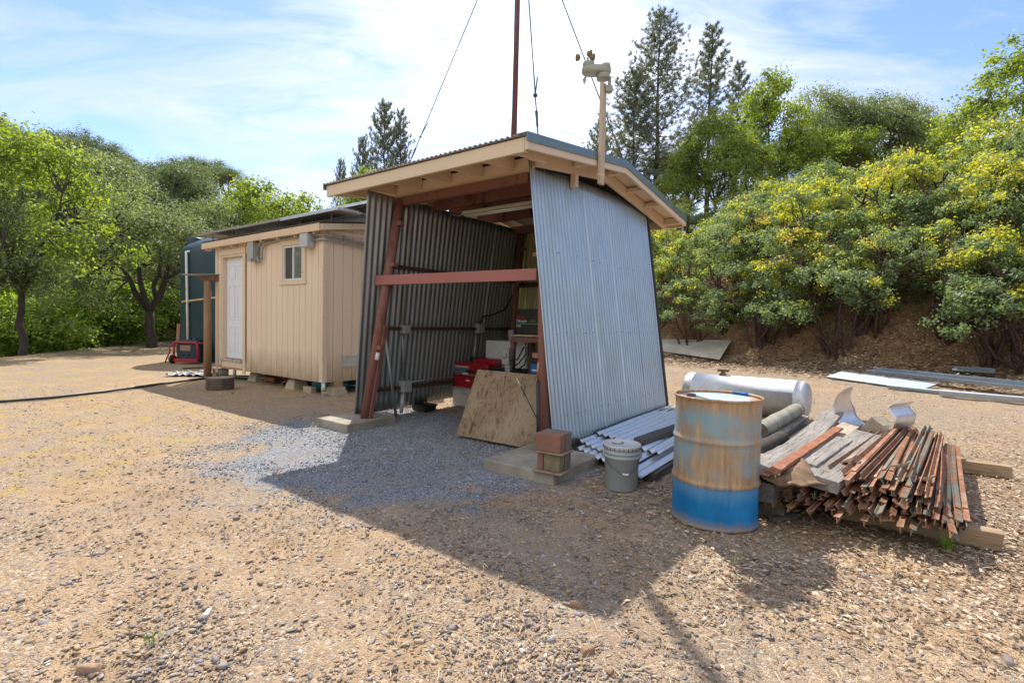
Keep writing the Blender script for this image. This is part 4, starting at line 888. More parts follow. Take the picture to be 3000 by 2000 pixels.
o = thing('standpipe', 'white PVC drain pipe with a yellowed coupling at the cabin corner', 'pipe', Q(-.02, .05, 0))
MB().tube([Q(-.02, .03, -.02), Q(-.02, .03, .26)], .032, 14).build('pipe', WHITE, o); MB().tube([Q(-.02, .03, .07), Q(-.02, .03, .145)], .041, 14).build('coupling', plain('yellowed_pvc', (.45, .38, .22), None, 5, .5), o)
TER = plain('terracotta', (.33, .11, .06), (.27, .09, .05), 5, .6)
for k, (s_, t, z, ln, az, lab) in enumerate(((-2.35, .30, .07, .3, .1, 'terracotta pipe lying nearest the door under the cabin'), (-1.62, .22, .065, .2, -.9, 'terracotta elbow facing out under the cabin'), (-1.75, .38, .19, .26, 1.0, 'terracotta pipe on top of the others under the cabin'), (-1.95, .45, .17, .22, 1.9, 'terracotta pipe leaning back under the cabin'), (-1.38, .40, .07, .25, .5, 'terracotta pipe half hidden beside the middle pier'))):
    d = (D1*math.cos(az)+D2*math.sin(az)); c = Q(s_, t, z)
    tag(MB().lathe(c-d*ln/2, [(.03, .02), (.062, .0), (.068, 0), (.068, .04), (.055, .045), (.055, ln-.05), (.05, ln-.01), (.03, ln)], 18, d).build('clay_pipe', TER, loc=c), lab, 'clay pipe')
st = thing('stump', 'short round section of log used as a step before the cabin door', 'stump', G(645, 1143))
c = G(645, 1138); BARK = plain('bark', (.13, .10, .075), (.07, .055, .045), 9, .95, 0, .9, (1, 1, .4)); CUT = plain('cut_wood', (.34, .25, .16), (.24, .17, .11), 8, .9)
mb = MB(); n = 36
for z, q in ((-.02, 1.), (.04, 1.02), (.12, .98), (.20, 1.0), (.215, .97)): mb.v += [c+V((math.cos(2*math.pi*k/n), math.sin(2*math.pi*k/n), 0))*.235*q*(1+.03*math.sin(k*1.9)+.02*math.sin(k*4.1+z*30))+ZZ*z for k in range(n)]
for i in range(4):
    for k in range(n): mb.f.append((i*n+k, i*n+(k+1) % n, i*n+n+(k+1) % n, i*n+n+k)); mb.smooth.append(True)
ring = mb.v[-n:]; mb.build('bark', BARK, st)
tp = MB(); tp.add([p+ZZ*.001 for p in ring], [tuple(range(n))]); tp.prism(ring, ZZ*.004); tp.build('cut_face', CUT, st)
def block(fr, s_, t, z, lab, yaw=0., mat=CONC2, sx=.2, sy=.1, sz=.1):
    x = D1*math.cos(yaw)+D2*math.sin(yaw); y = ZZ.cross(x); c = fr(s_, t, z+sz); mb = MB()
    for e in (-1, 1): mb.obox(c+y*e*(sy-.016), x*sx, y*.016, ZZ*sz)
    for e in (-1, 0, 1): mb.obox(c+x*e*(sx-.016), x*.016, y*(sy-.033), ZZ*sz)
    return mb
o = block(Q, -4.30, .12, 0.0, '', 0.05)
c = Q(-4.30, .12, .1); mb = MB()
for e in (-1, 1): mb.obox(c+ZZ*e*.085, D1*.2, D2*.1, ZZ*.015)
for e in (-1, 0, 1): mb.obox(c+D1*e*.183, D1*.016, D2*.1, ZZ*.069)
tag(mb.build('cinder_block', CONC2, bevel=.004), 'hollow cinder block on its side under the left corner of the cabin', 'cinder block')
o = tag(MB().tube([Q(-3.45, .05, -.02), Q(-3.45, .05, .30)], .035, 12).build('steel_stub', CONDUIT), 'grey pipe stub standing below the cabin door', 'pipe')
o = tag(MB().tube([Q(-3.9, .1, .03), Q(-3.2, .2, .06), Q(-2.6, .3, .07), Q(-2., .8, .08), Q(-1.8, 1.4, .05)], .014, 8).build('green_hose', plain('green_rubber', (.03, .20, .09), (.35, .42, .36), 14, .5)), 'pale green hose running back under the cabin', 'hose')
# ------------------------------------------------------------------ yard left of the cabin
tk = V((-9.15, 16.8, 0)); TG = plain('green_polyethylene', (.010, .034, .046), (.016, .046, .058), 1.6, .42, 0, .05)
o = thing('water_tank', 'tall dark green plastic water tank standing behind the cabin', 'water tank', tk)
prof = [(1.42, -.05), (1.43, 3.15), (1.41, 3.26), (1.35, 3.36), (1.22, 3.46), (1.0, 3.58), (.6, 3.74), (.3, 3.80), (.24, 3.80), (.24, 3.86), (.001, 3.87)]
for zz_ in (.6, 1.2, 1.8, 2.4): prof.insert(1, (1.43, zz_))
prof = [prof[0]]+sorted(prof[1:], key=lambda p: p[1])
prof = [(r_*1.084, 1.36+(h_-1.36)*1.084 if h_ > 0 else h_) for r_, h_ in prof]
MB().lathe(tk, prof, 64).build('tank', TG, o)
sx = V((-1.0, -.62, 0)).normalized(); MB().lathe(tk+sx*1.14+ZZ*3.60, [(.23, 0), (.23, .22), (.20, .26), (.001, .28)], 28).build('lid', TG, o)
def oncyl(px, py, r):
    d = ray(px, py); a = d.x*d.x+d.y*d.y; b = -2*(d.x*tk.x+d.y*tk.y); c_ = tk.x**2+tk.y**2-r*r; return EYEP+d*((-b-math.sqrt(max(0, b*b-4*a*c_)))/(2*a))
pp = oncyl(545, 738, 1.60); qb = oncyl(551, 1030, 1.60)
MB().tube([pp+V((.25, .3, .0)), pp+V((.08, .02, .02)), pp, V((pp.x+.02, pp.y-.02, pp.z-.1)), qb], .036, 12).build('overflow_pipe', WHITE, o)
for k in (.36, .50): p = pp.lerp(qb, k); MB().tube([p, p-ZZ*.08], .046, 10).build('coupling', BLACK, o)
pa = oncyl(534, 884, 1.585); pb = oncyl(655, 869, 1.585)
MB().tube([oncyl(534+121*k/8, 884-15*k/8, 1.572) for k in range(9)], .034, 8).build('brace_board', plain('yellow_strap', (.50, .38, .20), (.42, .31, .16), 8, .8), o)
# porch post with a scrap of roof
pp = G(608, 1106); WPOST = plain('round_post_wood', (.30, .185, .095), (.20, .12, .065), 7, .85, 0, .5, (1, 1, .15))
o = thing('porch_post', 'round wooden post holding a small scrap of roofing beside the tank', 'post', pp)
MB().tube([pp-ZZ*.05, pp+ZZ*1.1, pp+ZZ*2.17], [.080, .076, .072], 18).build('pole', WPOST, o)
MB().beam(pp+V((-.16, -.02, 2.225)), pp+V((.75, .42, 2.27)), .10, .11).build('beam', plain('dark_beam', (.19, .10, .05), (.12, .065, .035), 7, .85), o, .006)
MB().beam(pp+V((-.50, -.1, 2.295)), pp+V((.8, .45, 2.36)), .30, .015).build('roof_board', plain('grey_scrap', (.34, .32, .29), (.22, .19, .17), 9, .8), o)
# portable generator with a red tube frame
gp = G(543, 1066); o = thing('portable_generator', 'portable generator in a red tube frame standing before the water tank', 'generator', gp)
RP = plain('red_tube_paint', (.40, .02, .035), (.33, .02, .03), 6, .4); gx_ = V((1, -.12, 0)).normalized(); gy_ = ZZ.cross(gx_)
def gl(a, b, c): return gp+gx_*a+gy_*b+ZZ*c
def hoop(b): return [gl(-.36, b, .08), gl(-.36, b, .56), gl(-.32, b, .62), gl(.32, b, .62), gl(.37, b, .56), gl(.39, b, .08)]
for b in (0, .5): MB().tube(hoop(b), .026, 10).build('frame', RP, o)
MB().beam(gl(-.36, 0, .1), gl(.39, 0, .1), .05, .09).build('cross_tube', RP, o, .01)
for a in (-.34, .35):
    MB().tube([gl(a, 0, .6), gl(a, .5, .6)], .022, 8).build('cross_tube', RP, o)
MB().obox(gl(.02, .08, .34), gx_*.33, gy_*.05, ZZ*.22).build('control_panel', plain('navy_panel', (.015, .025, .055), (.02, .03, .06), 5, .5), o, .02)
MB().obox(gl(-.02, .026, .46), gx_*.16, gy_*.004, ZZ*.08).build('data_plate', plain('bronze_plate', (.30, .19, .13), (.24, .15, .1), 30, .5), o, .002)
for a in (-.1, .08): MB().lathe(gl(a, .03, .27), [(.03, 0), (.03, .015), (.001, .015)], 14, -gy_).build('socket', BLACK, o)
MB().obox(gl(.0, .28, .60), gx_*.35, gy_*.2, ZZ*.09).build('fuel_tank', BLACKM, o, .05); MB().lathe(gl(.1, .28, .69), [(.06, 0), (.06, .05), (.001, .055)], 16).build('fuel_cap', BLACK, o)
MB().obox(gl(-.1, .35, .3), gx_*.2, gy_*.14, ZZ*.17).build('engine', plain('engine_grey', (.10, .09, .08), (.2, .18, .15), 8, .6, .3), o, .02)
wh = MB().lathe(gl(-.44, .04, .13), [(.04, -.03), (.11, -.04), (.13, -.02), (.13, .03), (.11, .05), (.04, .04)], 22, gx_).build('wheel', BLACK, o)
MB().tube([gl(-.38, 0, .58), gl(-.50, -.02, .50), gl(-.46, -.02, .38), gl(-.60, -.05, .03)], .02, 8).build('handle', RP, o)
st_ = GT(521, 1030); plank('stake', 'weathered wooden stake leaning beside the water tank', 'stake', G(519, 1032), PL(523, 948, G(519, 1032), V((0, 1, 0))), .12, .05, RAW, bevel=.004)
# black hose across the yard
pts = [G(x, y) + ZZ*.022 for x, y in ((-200, 1204), (0, 1180), (150, 1168), (300, 1151), (430, 1133), (540, 1118), (605, 1110), (640, 1104))]
pts.insert(0, pts[0]+(pts[0]-pts[1])*3+V((0, -.4, 0)))
pts += [Q(-3.7, .15, .05), Q(-3.2, .5, .05)]
tag(MB().tube(pts, .024, 10).build('black_pipe', plain('poly_pipe', (.022, .023, .026), (.05, .05, .055), 7, .45)), 'long black poly pipe lying across the yard to the cabin', 'pipe')
tag(MB().tube([G(535, 1081)+ZZ*.02, G(602, 1078)+ZZ*.02], .018, 8).build('short_pipe', BLACK), 'short black pipe lying behind the porch post', 'pipe')
# crumpled plastic sheet
P = []; c = G(572, 1098)
def fn(u, v):
    x, y = (u-.5)*.95, (v-.5)*.75; h = .07*abs(noise.noise((x*3, y*3, 1)))+.10*abs(noise.noise((x*7, y*7, 4)))+.10*max(0, .35-math.hypot(x-.2, y))
    return np.array((c.x+x+.06*noise.noise((x*4, y*4, 9)), c.y+y+.1*noise.noise((x*4, y*4, 12)), .012+h))
Pq, Fq = sheet_grid(fn, 44, 36); Pq = np.asarray(Pq)
tag(npmesh('plastic_sheet', Pq, Fq, plain('crumpled_plastic', (.24, .25, .27), (.08, .078, .075), 7, .5)), 'crumpled grey plastic sheet on the ground by the porch post', 'plastic sheet')
# ------------------------------------------------------------------ steel drum
dp = V((1.479, 3.608, 0)); drum = thing('steel_drum', 'rusty upright steel drum, faded blue above and bright blue at its base', 'drum', dp)
mt, nt, out = newmat('drum_paint'); s = N(nt); P = s.n('TexCoord').outputs['Object']; sep = s.n('SeparateXYZ'); s.l(P, sep.inputs[0])
pt = s.n('Mapping'); pt.inputs['Scale'].default_value = (1, 1, .28); s.l(P, pt.inputs['Vector']); pv = s.n('Mapping'); pv.inputs['Scale'].default_value = (1, 1, .07); s.l(P, pv.inputs['Vector'])
big = s.noise(P, 4.2, 5, .6); str_ = s.noise(pv.outputs[0], 38, 6, .65); med = s.noise(pt.outputs[0], 11, 7, .68); fin = s.noise(P, 90, 4, .7)
blue = s.ramp(s.noise(pt.outputs[0], 5, 6, .6), [(.3, (.0, .125, .34)), (.6, (.006, .20, .46)), (.8, (.04, .27, .50))])
fade = s.ramp(med, [(.3, (.17, .30, .38)), (.6, (.24, .33, .35)), (.8, (.32, .36, .32))])
rust = s.ramp(s.math('ADD', s.math('MULTIPLY', str_, .6), s.math('MULTIPLY', med, .4)), [(.36, (.20, .095, .04)), (.48, (.36, .21, .10)), (.62, (.45, .335, .20))])
def near(z, w): return s.math('SUBTRACT', 1., s.math('DIVIDE', s.math('ABSOLUTE', s.math('SUBTRACT', sep.outputs[2], z)), w), True)
rz = s.math('ADD', s.math('ADD', near(.875, .12), s.math('MULTIPLY', near(.60, .13), .6)), s.math('ADD', near(.31, .09), s.math('MULTIPLY', near(.42, .12), .55)))
rm = s.math('ADD', s.math('ADD', s.math('MULTIPLY', big, 1.0), s.math('MULTIPLY', str_, .55)), s.math('MULTIPLY', rz, .30)); rm = s.math('ADD', rm, s.math('MULTIPLY', med, .35))
col = s.mix(s.ramp(s.math('MULTIPLY', rm, .5), [(.465, 0.), (.52, .45), (.575, .8), (.65, 1.)]), fade, rust)
low = s.math('LESS_THAN', s.math('ADD', sep.outputs[2], s.math('MULTIPLY', s.math('SUBTRACT', str_, .5), .06)), .286)
bl = s.mix(s.ramp(s.math('ADD', s.math('MULTIPLY', sep.outputs[2], 2.4), s.math('MULTIPLY', str_, .4)), [(.62, 0.), (.95, .6)]), blue, (.20, .34, .46))
bl = s.mix(s.ramp(fin, [(.70, 0.), (.76, .5)]), bl, (.25, .14, .07))
col = s.mix(low, col, bl)
edge = s.math('GREATER_THAN', sep.outputs[2], .868); col = s.mix(edge, col, rust)
col = s.mix(s.math('MULTIPLY', s.math('SUBTRACT', .075, s.math('ADD', sep.outputs[2], s.math('MULTIPLY', s.math('SUBTRACT', med, .5), .16))), 14., True), col, (.23, .165, .10))
s.bsdf(out, col, s.ramp(med, [(.35, .42), (.7, .68)]), 0, fin, .15, .003, .4); DRUM = mt
prof = [(.292, .0), (.297, .004), (.297, .016), (.290, .022), (.287, .03)]
for zc in (.30, .59):
    prof += [(.287, zc-.035), (.288, zc-.022), (.294, zc-.010), (.298, zc), (.294, zc+.010), (.288, zc+.022), (.287, zc+.035)]
prof += [(.287, .855), (.290, .866), (.297, .871), (.2975, .880), (.295, .884), (.290, .882), (.287, .872)]
prof = prof[:-4]+[(.287, z_) for z_ in (.08, .12, .15, .18, .22, .38, .42, .46, .50, .67, .71, .75, .79, .83)]+prof[-4:]
sh_ = MB().lathe(dp, sorted(prof[:-4], key=lambda p: p[1])+prof[-4:], 128)
for i_, p in enumerate(sh_.v):   # dents and an uneven wall
    r_ = V((p.x-dp.x, p.y-dp.y, 0)); u_ = r_.normalized(); k_ = .0022*noise.noise((u_.x*2.2, u_.y*2.2, p.z*4)); mid_ = min(1, max(0, p.z-.02)*12)*min(1, max(0, .86-p.z)*12)
    for an, zd, dd, ww in ((-1.9, .43, .009, .07), (-1.2, .16, .007, .06), (-2.4, .74, .008, .06), (-.9, .70, .006, .05)):
        q_ = (u_-V((math.cos(an), math.sin(an), 0))).length*.29; k_ -= dd*math.exp(-(q_*q_+(p.z-zd)**2)/(ww*ww))
    sh_.v[i_] = p+u_*k_*mid_
sh_.build('shell', DRUM, drum)
mt, nt, out = newmat('drum_lid'); s = N(nt); P = s.n('TexCoord').outputs['Object']
ln = s.n('VectorMath', operation='LENGTH'); mpz = s.n('Mapping'); mpz.inputs['Scale'].default_value = (1, 1, 0); s.l(P, mpz.inputs['Vector']); s.l(mpz.outputs[0], ln.inputs[0])
nn = s.noise(P, 7, 7, .65)
col = s.mix(s.ramp(s.math('MULTIPLY', s.math('ADD', s.math('MULTIPLY', ln.outputs['Value'], 2.4), nn), .5), [(.50, 0.), (.60, 1.)]), s.ramp(nn, [(.35, (.20, .36, .52)), (.55, (.40, .46, .46)), (.65, (.45, .33, .18))]), (.36, .16, .06))
s.bsdf(out, col, .5, 0, nn, .1, .003)
MB().lathe(dp, [(.001, .868), (.12, .869), (.24, .868), (.272, .864), (.286, .862)][::-1], 64).build('drum_head', mt, drum)
bp = G(2025, 1158, .872); MB().lathe(bp, [(.032, -.004), (.032, .010), (.026, .014), (.001, .013)], 18).build('bung', plain('rusty_bung', (.16, .08, .05), None, 20, .7), drum)
bq = G(2181, 1153, .872); rd_ = (bq-dp); rd_.z = 0; rd_.normalize(); tn = ZZ.cross(rd_)
MB().obox(dp+rd_*.268+ZZ*.878, tn*.055, rd_*.016, ZZ*.010).build('blue_clip', plain('blue_clip', (.0, .13, .42), None, 8, .4), drum, .004)
# ------------------------------------------------------------------ grey bucket
bc = V((.945, 4.235, 0)); bucket = thing('bucket', 'grey plastic bucket with a snap lid and wire handle', 'bucket', bc)
BG = plain('grey_bucket_plastic', (.38, .415, .425), (.34, .375, .39), 2.5, .42, 0, .04); LG = plain('grey_lid_plastic', (.52, .53, .53), (.47, .48, .48), 5, .45, 0, .05)
MB().lathe(bc, [(.128, 0), (.132, .004), (.143, .265), (.150, .268), (.151, .276), (.146, .285), (.146, .30), (.151, .303), (.152, .312), (.147, .318), (.147, .345)], 56).build('pail', BG, bucket)
lid = MB().lathe(bc, [(.150, .338), (.155, .340), (.157, .372), (.153, .378), (.140, .378), (.136, .371), (.05, .370), (.001, .370)], 56).build('lid', LG, bucket)
pr = [bc+V((-.03+.045*math.cos(q), .03+.042*math.sin(q), .373)) for q in np.linspace(R(170), R(400), 20)]
MB().tube(pr, .0045, 6).build('spout_ring', plain('dark_ring', (.13, .13, .135), None, 9, .6), lid)
nb = MB()
for k in range(26):
    q = 2*math.pi*k/26; nb.obox(bc+V((math.cos(q), math.sin(q), 0))*.1572+ZZ*.350, V((math.cos(q), math.sin(q), 0))*.0012, V((-math.sin(q), math.cos(q), 0))*.0028, ZZ*.011)
nb.build('tear_slot', BLACK, lid)
e1 = bc+V((.146, -.035, .282)); e0 = bc+V((-.150, .01, .282)); hw = []
for k in range(25):
    f = k/24; p = e0.lerp(e1, f); sag = math.sin(math.pi*f)
    hw.append(p+V((.0, -.160*sag**.75, -.125*sag**.9))+V((-.02*math.sin(math.pi*min(1, f*3)) if f < .33 else 0, 0, 0)))
h_ = MB().tube(hw, .0028, 8).build('bail', plain('wire', (.16, .16, .16), None, 9, .4, .8), bucket)
MB().tube([hw[10], hw[12], hw[14]], .0095, 12).build('grip', WHITE, h_)
for e in (e0, e1): MB().obox(e+V((0, 0, .0)), V((.012, 0, 0)), V((0, .018, 0)), ZZ*.022).build('ear', BG, bucket, .004)
# ------------------------------------------------------------------ brick stack on the footing
BR1 = plain('red_brick', (.30, .135, .09), (.20, .12, .09), 9, .92, 0, .8); BR2 = plain('brown_paver', (.21, .17, .145), (.15, .125, .105), 11, .92, 0, .8); BR3 = plain('lichen_paver', (.27, .23, .13), (.17, .13, .10), 13, .92, 0, .8)
PLYD = plain('plywood_offcut', (.30, .225, .165), (.22, .165, .12), 12, .85, 0, .3, (1, 1, 8))
bx = (D1*math.cos(.10)+D2*math.sin(.10)); by = ZZ.cross(bx); bo = G(1573, 1378, .094)
def bk_(a0, a1, b0, b1, z0, z1): return MB().obox(bo+bx*(a0+a1)/2+by*(b0+b1)/2+ZZ*((z0+z1)/2), bx*(a1-a0)/2, by*(b1-b0)/2, ZZ*(z1-z0)/2)
for dims, nm, mt_, lab in (((-.03, .25, -.04, .22, .0, .014), 'wood_offcut', PLYD, 'thin wood offcut under the lower bricks of the stack'), ((.0, .055, .0, .20, .0155, .165), 'brick', BR1, 'narrow reddish brick at the lower left of the stack'),
        ((.062, .215, .0, .095, .0155, .163), 'brick', BR3, 'lichen spotted brick at the lower front of the stack'), ((.07, .225, .10, .205, .0155, .163), 'brick', BR2, 'brown brick at the lower back of the stack'),
        ((-.0, .255, -.035, .20, .166, .182), 'wood_offcut', PLYD, 'thin wood offcut between the upper and lower bricks'), ((-.01, .225, -.02, .085, .1835, .335), 'brick', BR1, 'red brick at the top front of the stack'), ((-.0, .235, .09, .195, .1835, .338), 'brick', BR2, 'brown brick at the top back of the stack')):
    o = bk_(*dims).build(nm, mt_, bevel=.006, loc=bo); tag(o, lab, 'brick' if nm == 'brick' else 'wood offcut', 'stack of bricks on the footing')
# ------------------------------------------------------------------ corrugated sheets lying beside the wall
WG = wood('weathered_grey', (.36, .335, .30), (.22, .20, .18), .9, .9, 20); WD = wood('dark_weathered', (.12, .115, .11), (.065, .06, .058), .6, .9, 22); WL_ = wood('pale_weathered', (.50, .43, .34), (.38, .31, .23), .6, .88, 18)
WT = wood('tan_timber', (.42, .31, .20), (.31, .215, .135), .5, .88, 16); WN = wood('brown_timber', (.27, .185, .12), (.17, .115, .075), .6, .9, 18)
def gsheet(px0, px1, z, L, lab, seed, tilt=0.):
    a, b = G(*px0, z), G(*px1, z-tilt); o = corrugated('corrugated_sheet', a, b, b+D2*L+ZZ*.03, a+D2*L+ZZ*.03, GALV_LOW, None, pitch=.108, amp=.0125, nv=14, wob=.012, seed=seed)
    return tag(o, lab, 'metal sheet', 'corrugated sheets beside the shed wall')
gsheet((1688, 1312), (1878, 1398), .085, 2.5, 'corrugated metal sheet lowest in the stack behind the bucket', 11)
gsheet((1694, 1291), (1862, 1362), .115, 2.6, 'corrugated metal sheet in the middle of the stack behind the bucket', 12)
gsheet((1744, 1266), (1930, 1330), .150, 2.4, 'corrugated metal sheet on top of the stack, carrying a grey board', 13)
plank('board', 'dark grey board lying on the corrugated sheets', 'board', G(1876, 1292, .185), G(2010, 1243, .20), .15, .045, WD, seed=3)
for k, (a, b, lab) in enumerate((((1905, 1396), (2010, 1330), 'dark timber under the corrugated sheets, nearest the drum'), ((1735, 1345), (1800, 1290), 'dark timber under the front corner of the corrugated sheets'))):
    plank('timber', lab, 'timber', G(*a, .035), G(*b, .035), .10, .07, WD, seed=k)
plank('board', 'pale board lying behind the corrugated sheets by the far wall corner', 'board', G(1925, 1203, .16), G(2040, 1204, .16), .16, .04, WN, seed=9)
# ------------------------------------------------------------------ old lumber pile
def lum(name, lab, cat, a, b, w, h, mt, roll=0., bow=0., seed=1, bevel=.005):
    return plank(name, lab, cat, G(*a), G(*b), w, h, mt, 'pile of old lumber behind the drum', roll, bevel, .02, bow, seed)
def log(lab, a, b, r, mt, end):
    p0, p1 = G(*a), G(*b); o = thing('log', lab, 'log', p0, 'pile of old lumber behind the drum'); rd = random.Random(r)
    pts = [p0.lerp(p1, k/8)+V((rd.uniform(-1, 1), rd.uniform(-1, 1), rd.uniform(-1, 1)))*.004 for k in range(9)]
    MB().tube(pts, [r*rd.uniform(.985, 1.015) for _ in pts], 22, False).build('bark', mt, o)
    d = (p1-p0).normalized(); a_ = d.orthogonal().normalized(); b_ = d.cross(a_)
    for c, sgn in ((p0, -1), (p1, 1)):
        ring = [c+(a_*math.cos(q)+b_*math.sin(q))*r*.99 for q in np.linspace(0, 2*math.pi, 21)[:-1]]; MB().prism(ring, d*sgn*.004).build('cut_end', end, o)
    return o
LOGB = plain('weathered_log', (.33, .32, .26), (.19, .18, .145), 8, .92, 0, .8, (1, 1, .5)); LOGD = plain('dark_log', (.075, .06, .05), (.045, .037, .03), 9, .95, 0, .8); LEND = plain('old_log_end', (.19, .15, .11), (.10, .08, .06), 12, .92)
# bearers close to the ground
for k, (a, b, w, h, mt_, lab) in enumerate((((2290, 1462, .10), (2480, 1300, .10), .16, .14, WN, 'dark timber end low in the pile, right of the drum'), ((2228, 1440, .24), (2400, 1300, .26), .17, .13, WD, 'black timber end just right of the drum'),
        ((2285, 1432, .23), (2450, 1300, .25), .15, .13, WN, 'square brown timber end below the matting'))):
    lum('timber', lab, 'timber', a, b, w, h, mt_, seed=k)
log('short dark log lying on the ground right of the drum', (2262, 1488, .08), (2400, 1380, .08), .085, LOGD, LEND)
log('dark log end below the black timber right of the drum', (2222, 1470, .10), (2350, 1370, .10), .09, LOGD, LEND)
lum('timber', 'pale timber lying across the back of the lumber pile', 'timber', (2420, 1232, .22), (2640, 1252, .18), .13, .11, WN, seed=4)
lum('timber', 'grey bearer deep inside the lumber pile', 'timber', (2240, 1330, .20), (2480, 1345, .12), .15, .14, WD, seed=5)
lum('timber', 'second grey bearer deep inside the lumber pile', 'timber', (2330, 1260, .20), (2560, 1290, .14), .15, .14, WD, seed=6)
log('round grey log at the top left of the lumber pile', (2225, 1262, .40), (2336, 1200, .42), .078, LOGB, LEND)
lum('timber', 'grey timber under the round log at the back of the pile', 'timber', (2225, 1312, .28), (2348, 1228, .30), .15, .11, WG, .1, seed=7)
lum('timber', 'narrow dark board beside the grey timber at the back of the pile', 'board', (2250, 1335, .25), (2362, 1250, .27), .09, .06, WD, seed=8)
log('short log stub with a dark round end behind the long grey plank', (2215, 1320, .33), (2292, 1280, .34), .062, LOGD, LEND)
lum('board', 'splintered pale board under the log stub next to the drum', 'board', (2205, 1345, .30), (2265, 1308, .30), .17, .035, WG, -.15, seed=10)
lum('plank', 'long grey plank warped upward across the top of the lumber pile', 'plank', (2215, 1378, .385), (2445, 1208, .45), .17, .045, WG, .08, -.06, seed=11)
lum('board', 'pale board between the grey plank and the rusty bar', 'board', (2290, 1372, .34), (2412, 1262, .36), .12, .035, WL_, seed=12)
RB = rusty('rust_flat', (.21, .19, .19), (.33, .12, .06), .66, (1, 1, 1), 7, .1)
lum('steel_bar', 'flat rusty steel bar lying across the lumber pile', 'steel bar', (2258, 1385, .415), (2458, 1253, .42), .075, .022, RB, seed=13, bevel=.003)
lum('beam', 'pale square beam lying right of the rusty bar', 'beam', (2345, 1368, .30), (2492, 1258, .32), .16, .13, WL_, .1, seed=14)
lum('board', 'small strongly grained board on the right of the pale beam', 'board', (2360, 1362, .375), (2472, 1288, .375), .13, .04, WG, .15, seed=15)
lum('plank', 'thick weathered plank with deep cracks at the right of the lumber pile', 'plank', (2392, 1412, .315), (2552, 1280, .33), .26, .085, WG, .12, seed=16)
lum('block', 'short timber stub leaning under the matting', 'block', (2305, 1436, .20), (2350, 1395, .30), .11, .05, WT, .4, seed=17)
# matting
c = G(2310, 1372, .36); xm_ = (G(2400, 1360, .36)-c).normalized(); ym_ = ZZ.cross(xm_)
def fnm(u, v):
    x, y = (u-.5)*.62, (v-.5)*.50; h = .06*noise.noise((x*5, y*5, 2))+.03*noise.noise((x*11, y*11, 5))+.05*math.exp(-((x-.12)**2+(y-.0)**2)/.02)-.22*max(0, -y-.12)-.30*max(0, x-.2)
    return np.array(c+xm_*(x+.02*noise.noise((y*9, 3, 1)))+ym_*(y+.03*noise.noise((x*8, 1, 1)))+ZZ*h)
Pq, Fq = sheet_grid(fnm, 36, 30); o = npmesh('burlap_mat', Pq, Fq, plain('burlap', (.27, .175, .10), (.17, .11, .065), 30, .95, 0, .8), smooth=True); o.modifiers.new('thickness', 'SOLIDIFY').thickness = .012
tag(o, 'crumpled brown matting draped over the front of the lumber pile', 'matting')
# bent galvanized sheet
def spl(p, n):
    q = [];
    for i in range(len(p)-1):
        a, b, c_, d = p[max(i-1, 0)], p[i], p[i+1], p[min(i+2, len(p)-1)]
        for k in range(n):
            t = k/n; q.append(tuple(.5*((2*b[j])+(c_[j]-a[j])*t+(2*a[j]-5*b[j]+4*c_[j]-d[j])*t*t+(-a[j]+3*b[j]-3*c_[j]+d[j])*t**3) for j in (0, 1)))
    q.append(p[-1]); return q
pf = spl([(-.17, .46), (-.27, .36), (-.31, .22), (-.27, .09), (-.15, .015), (.03, .0), (.16, .02), (.23, .09), (.245, .20), (.19, .28), (.235, .34)], 6)
uo = G(2535, 1268, .30); ua = (D2*.92+D1*.40).normalized(); ub = D1*.90-D2*.25; ub.normalize()
def fnu(u, v):
    i = u*(len(pf)-1); a = pf[int(i)]; b = pf[min(int(i)+1, len(pf)-1)]; f = i-int(i); x, z = a[0]+(b[0]-a[0])*f, a[1]+(b[1]-a[1])*f
    L = .44-(.34*max(0, .22-u)/.22)
    return np.array(uo+ub*x+ZZ*z+ua*(v*L))
Pq, Fq = sheet_grid(fnu, len(pf)*2, 10); o = npmesh('bent_sheet', Pq, Fq, galv('bright_sheet', (.74, .78, .82), .2, (1, 1, 1), .1), smooth=True); o.modifiers.new('thickness', 'SOLIDIFY').thickness = .003
tag(o, 'curled galvanized metal sheet standing like a trough on the pile', 'metal sheet')
wq = G(2550, 1270, .32); tag(MB().prism([wq-ub*.11, wq+ub*.13, wq+ub*.10+ZZ*.10, wq+ub*.0+ZZ*.18], ua*.24).build('wedge_block', WL_, bevel=.006, loc=wq), 'wedge shaped wooden block lying inside the curled metal sheet', 'wood block')
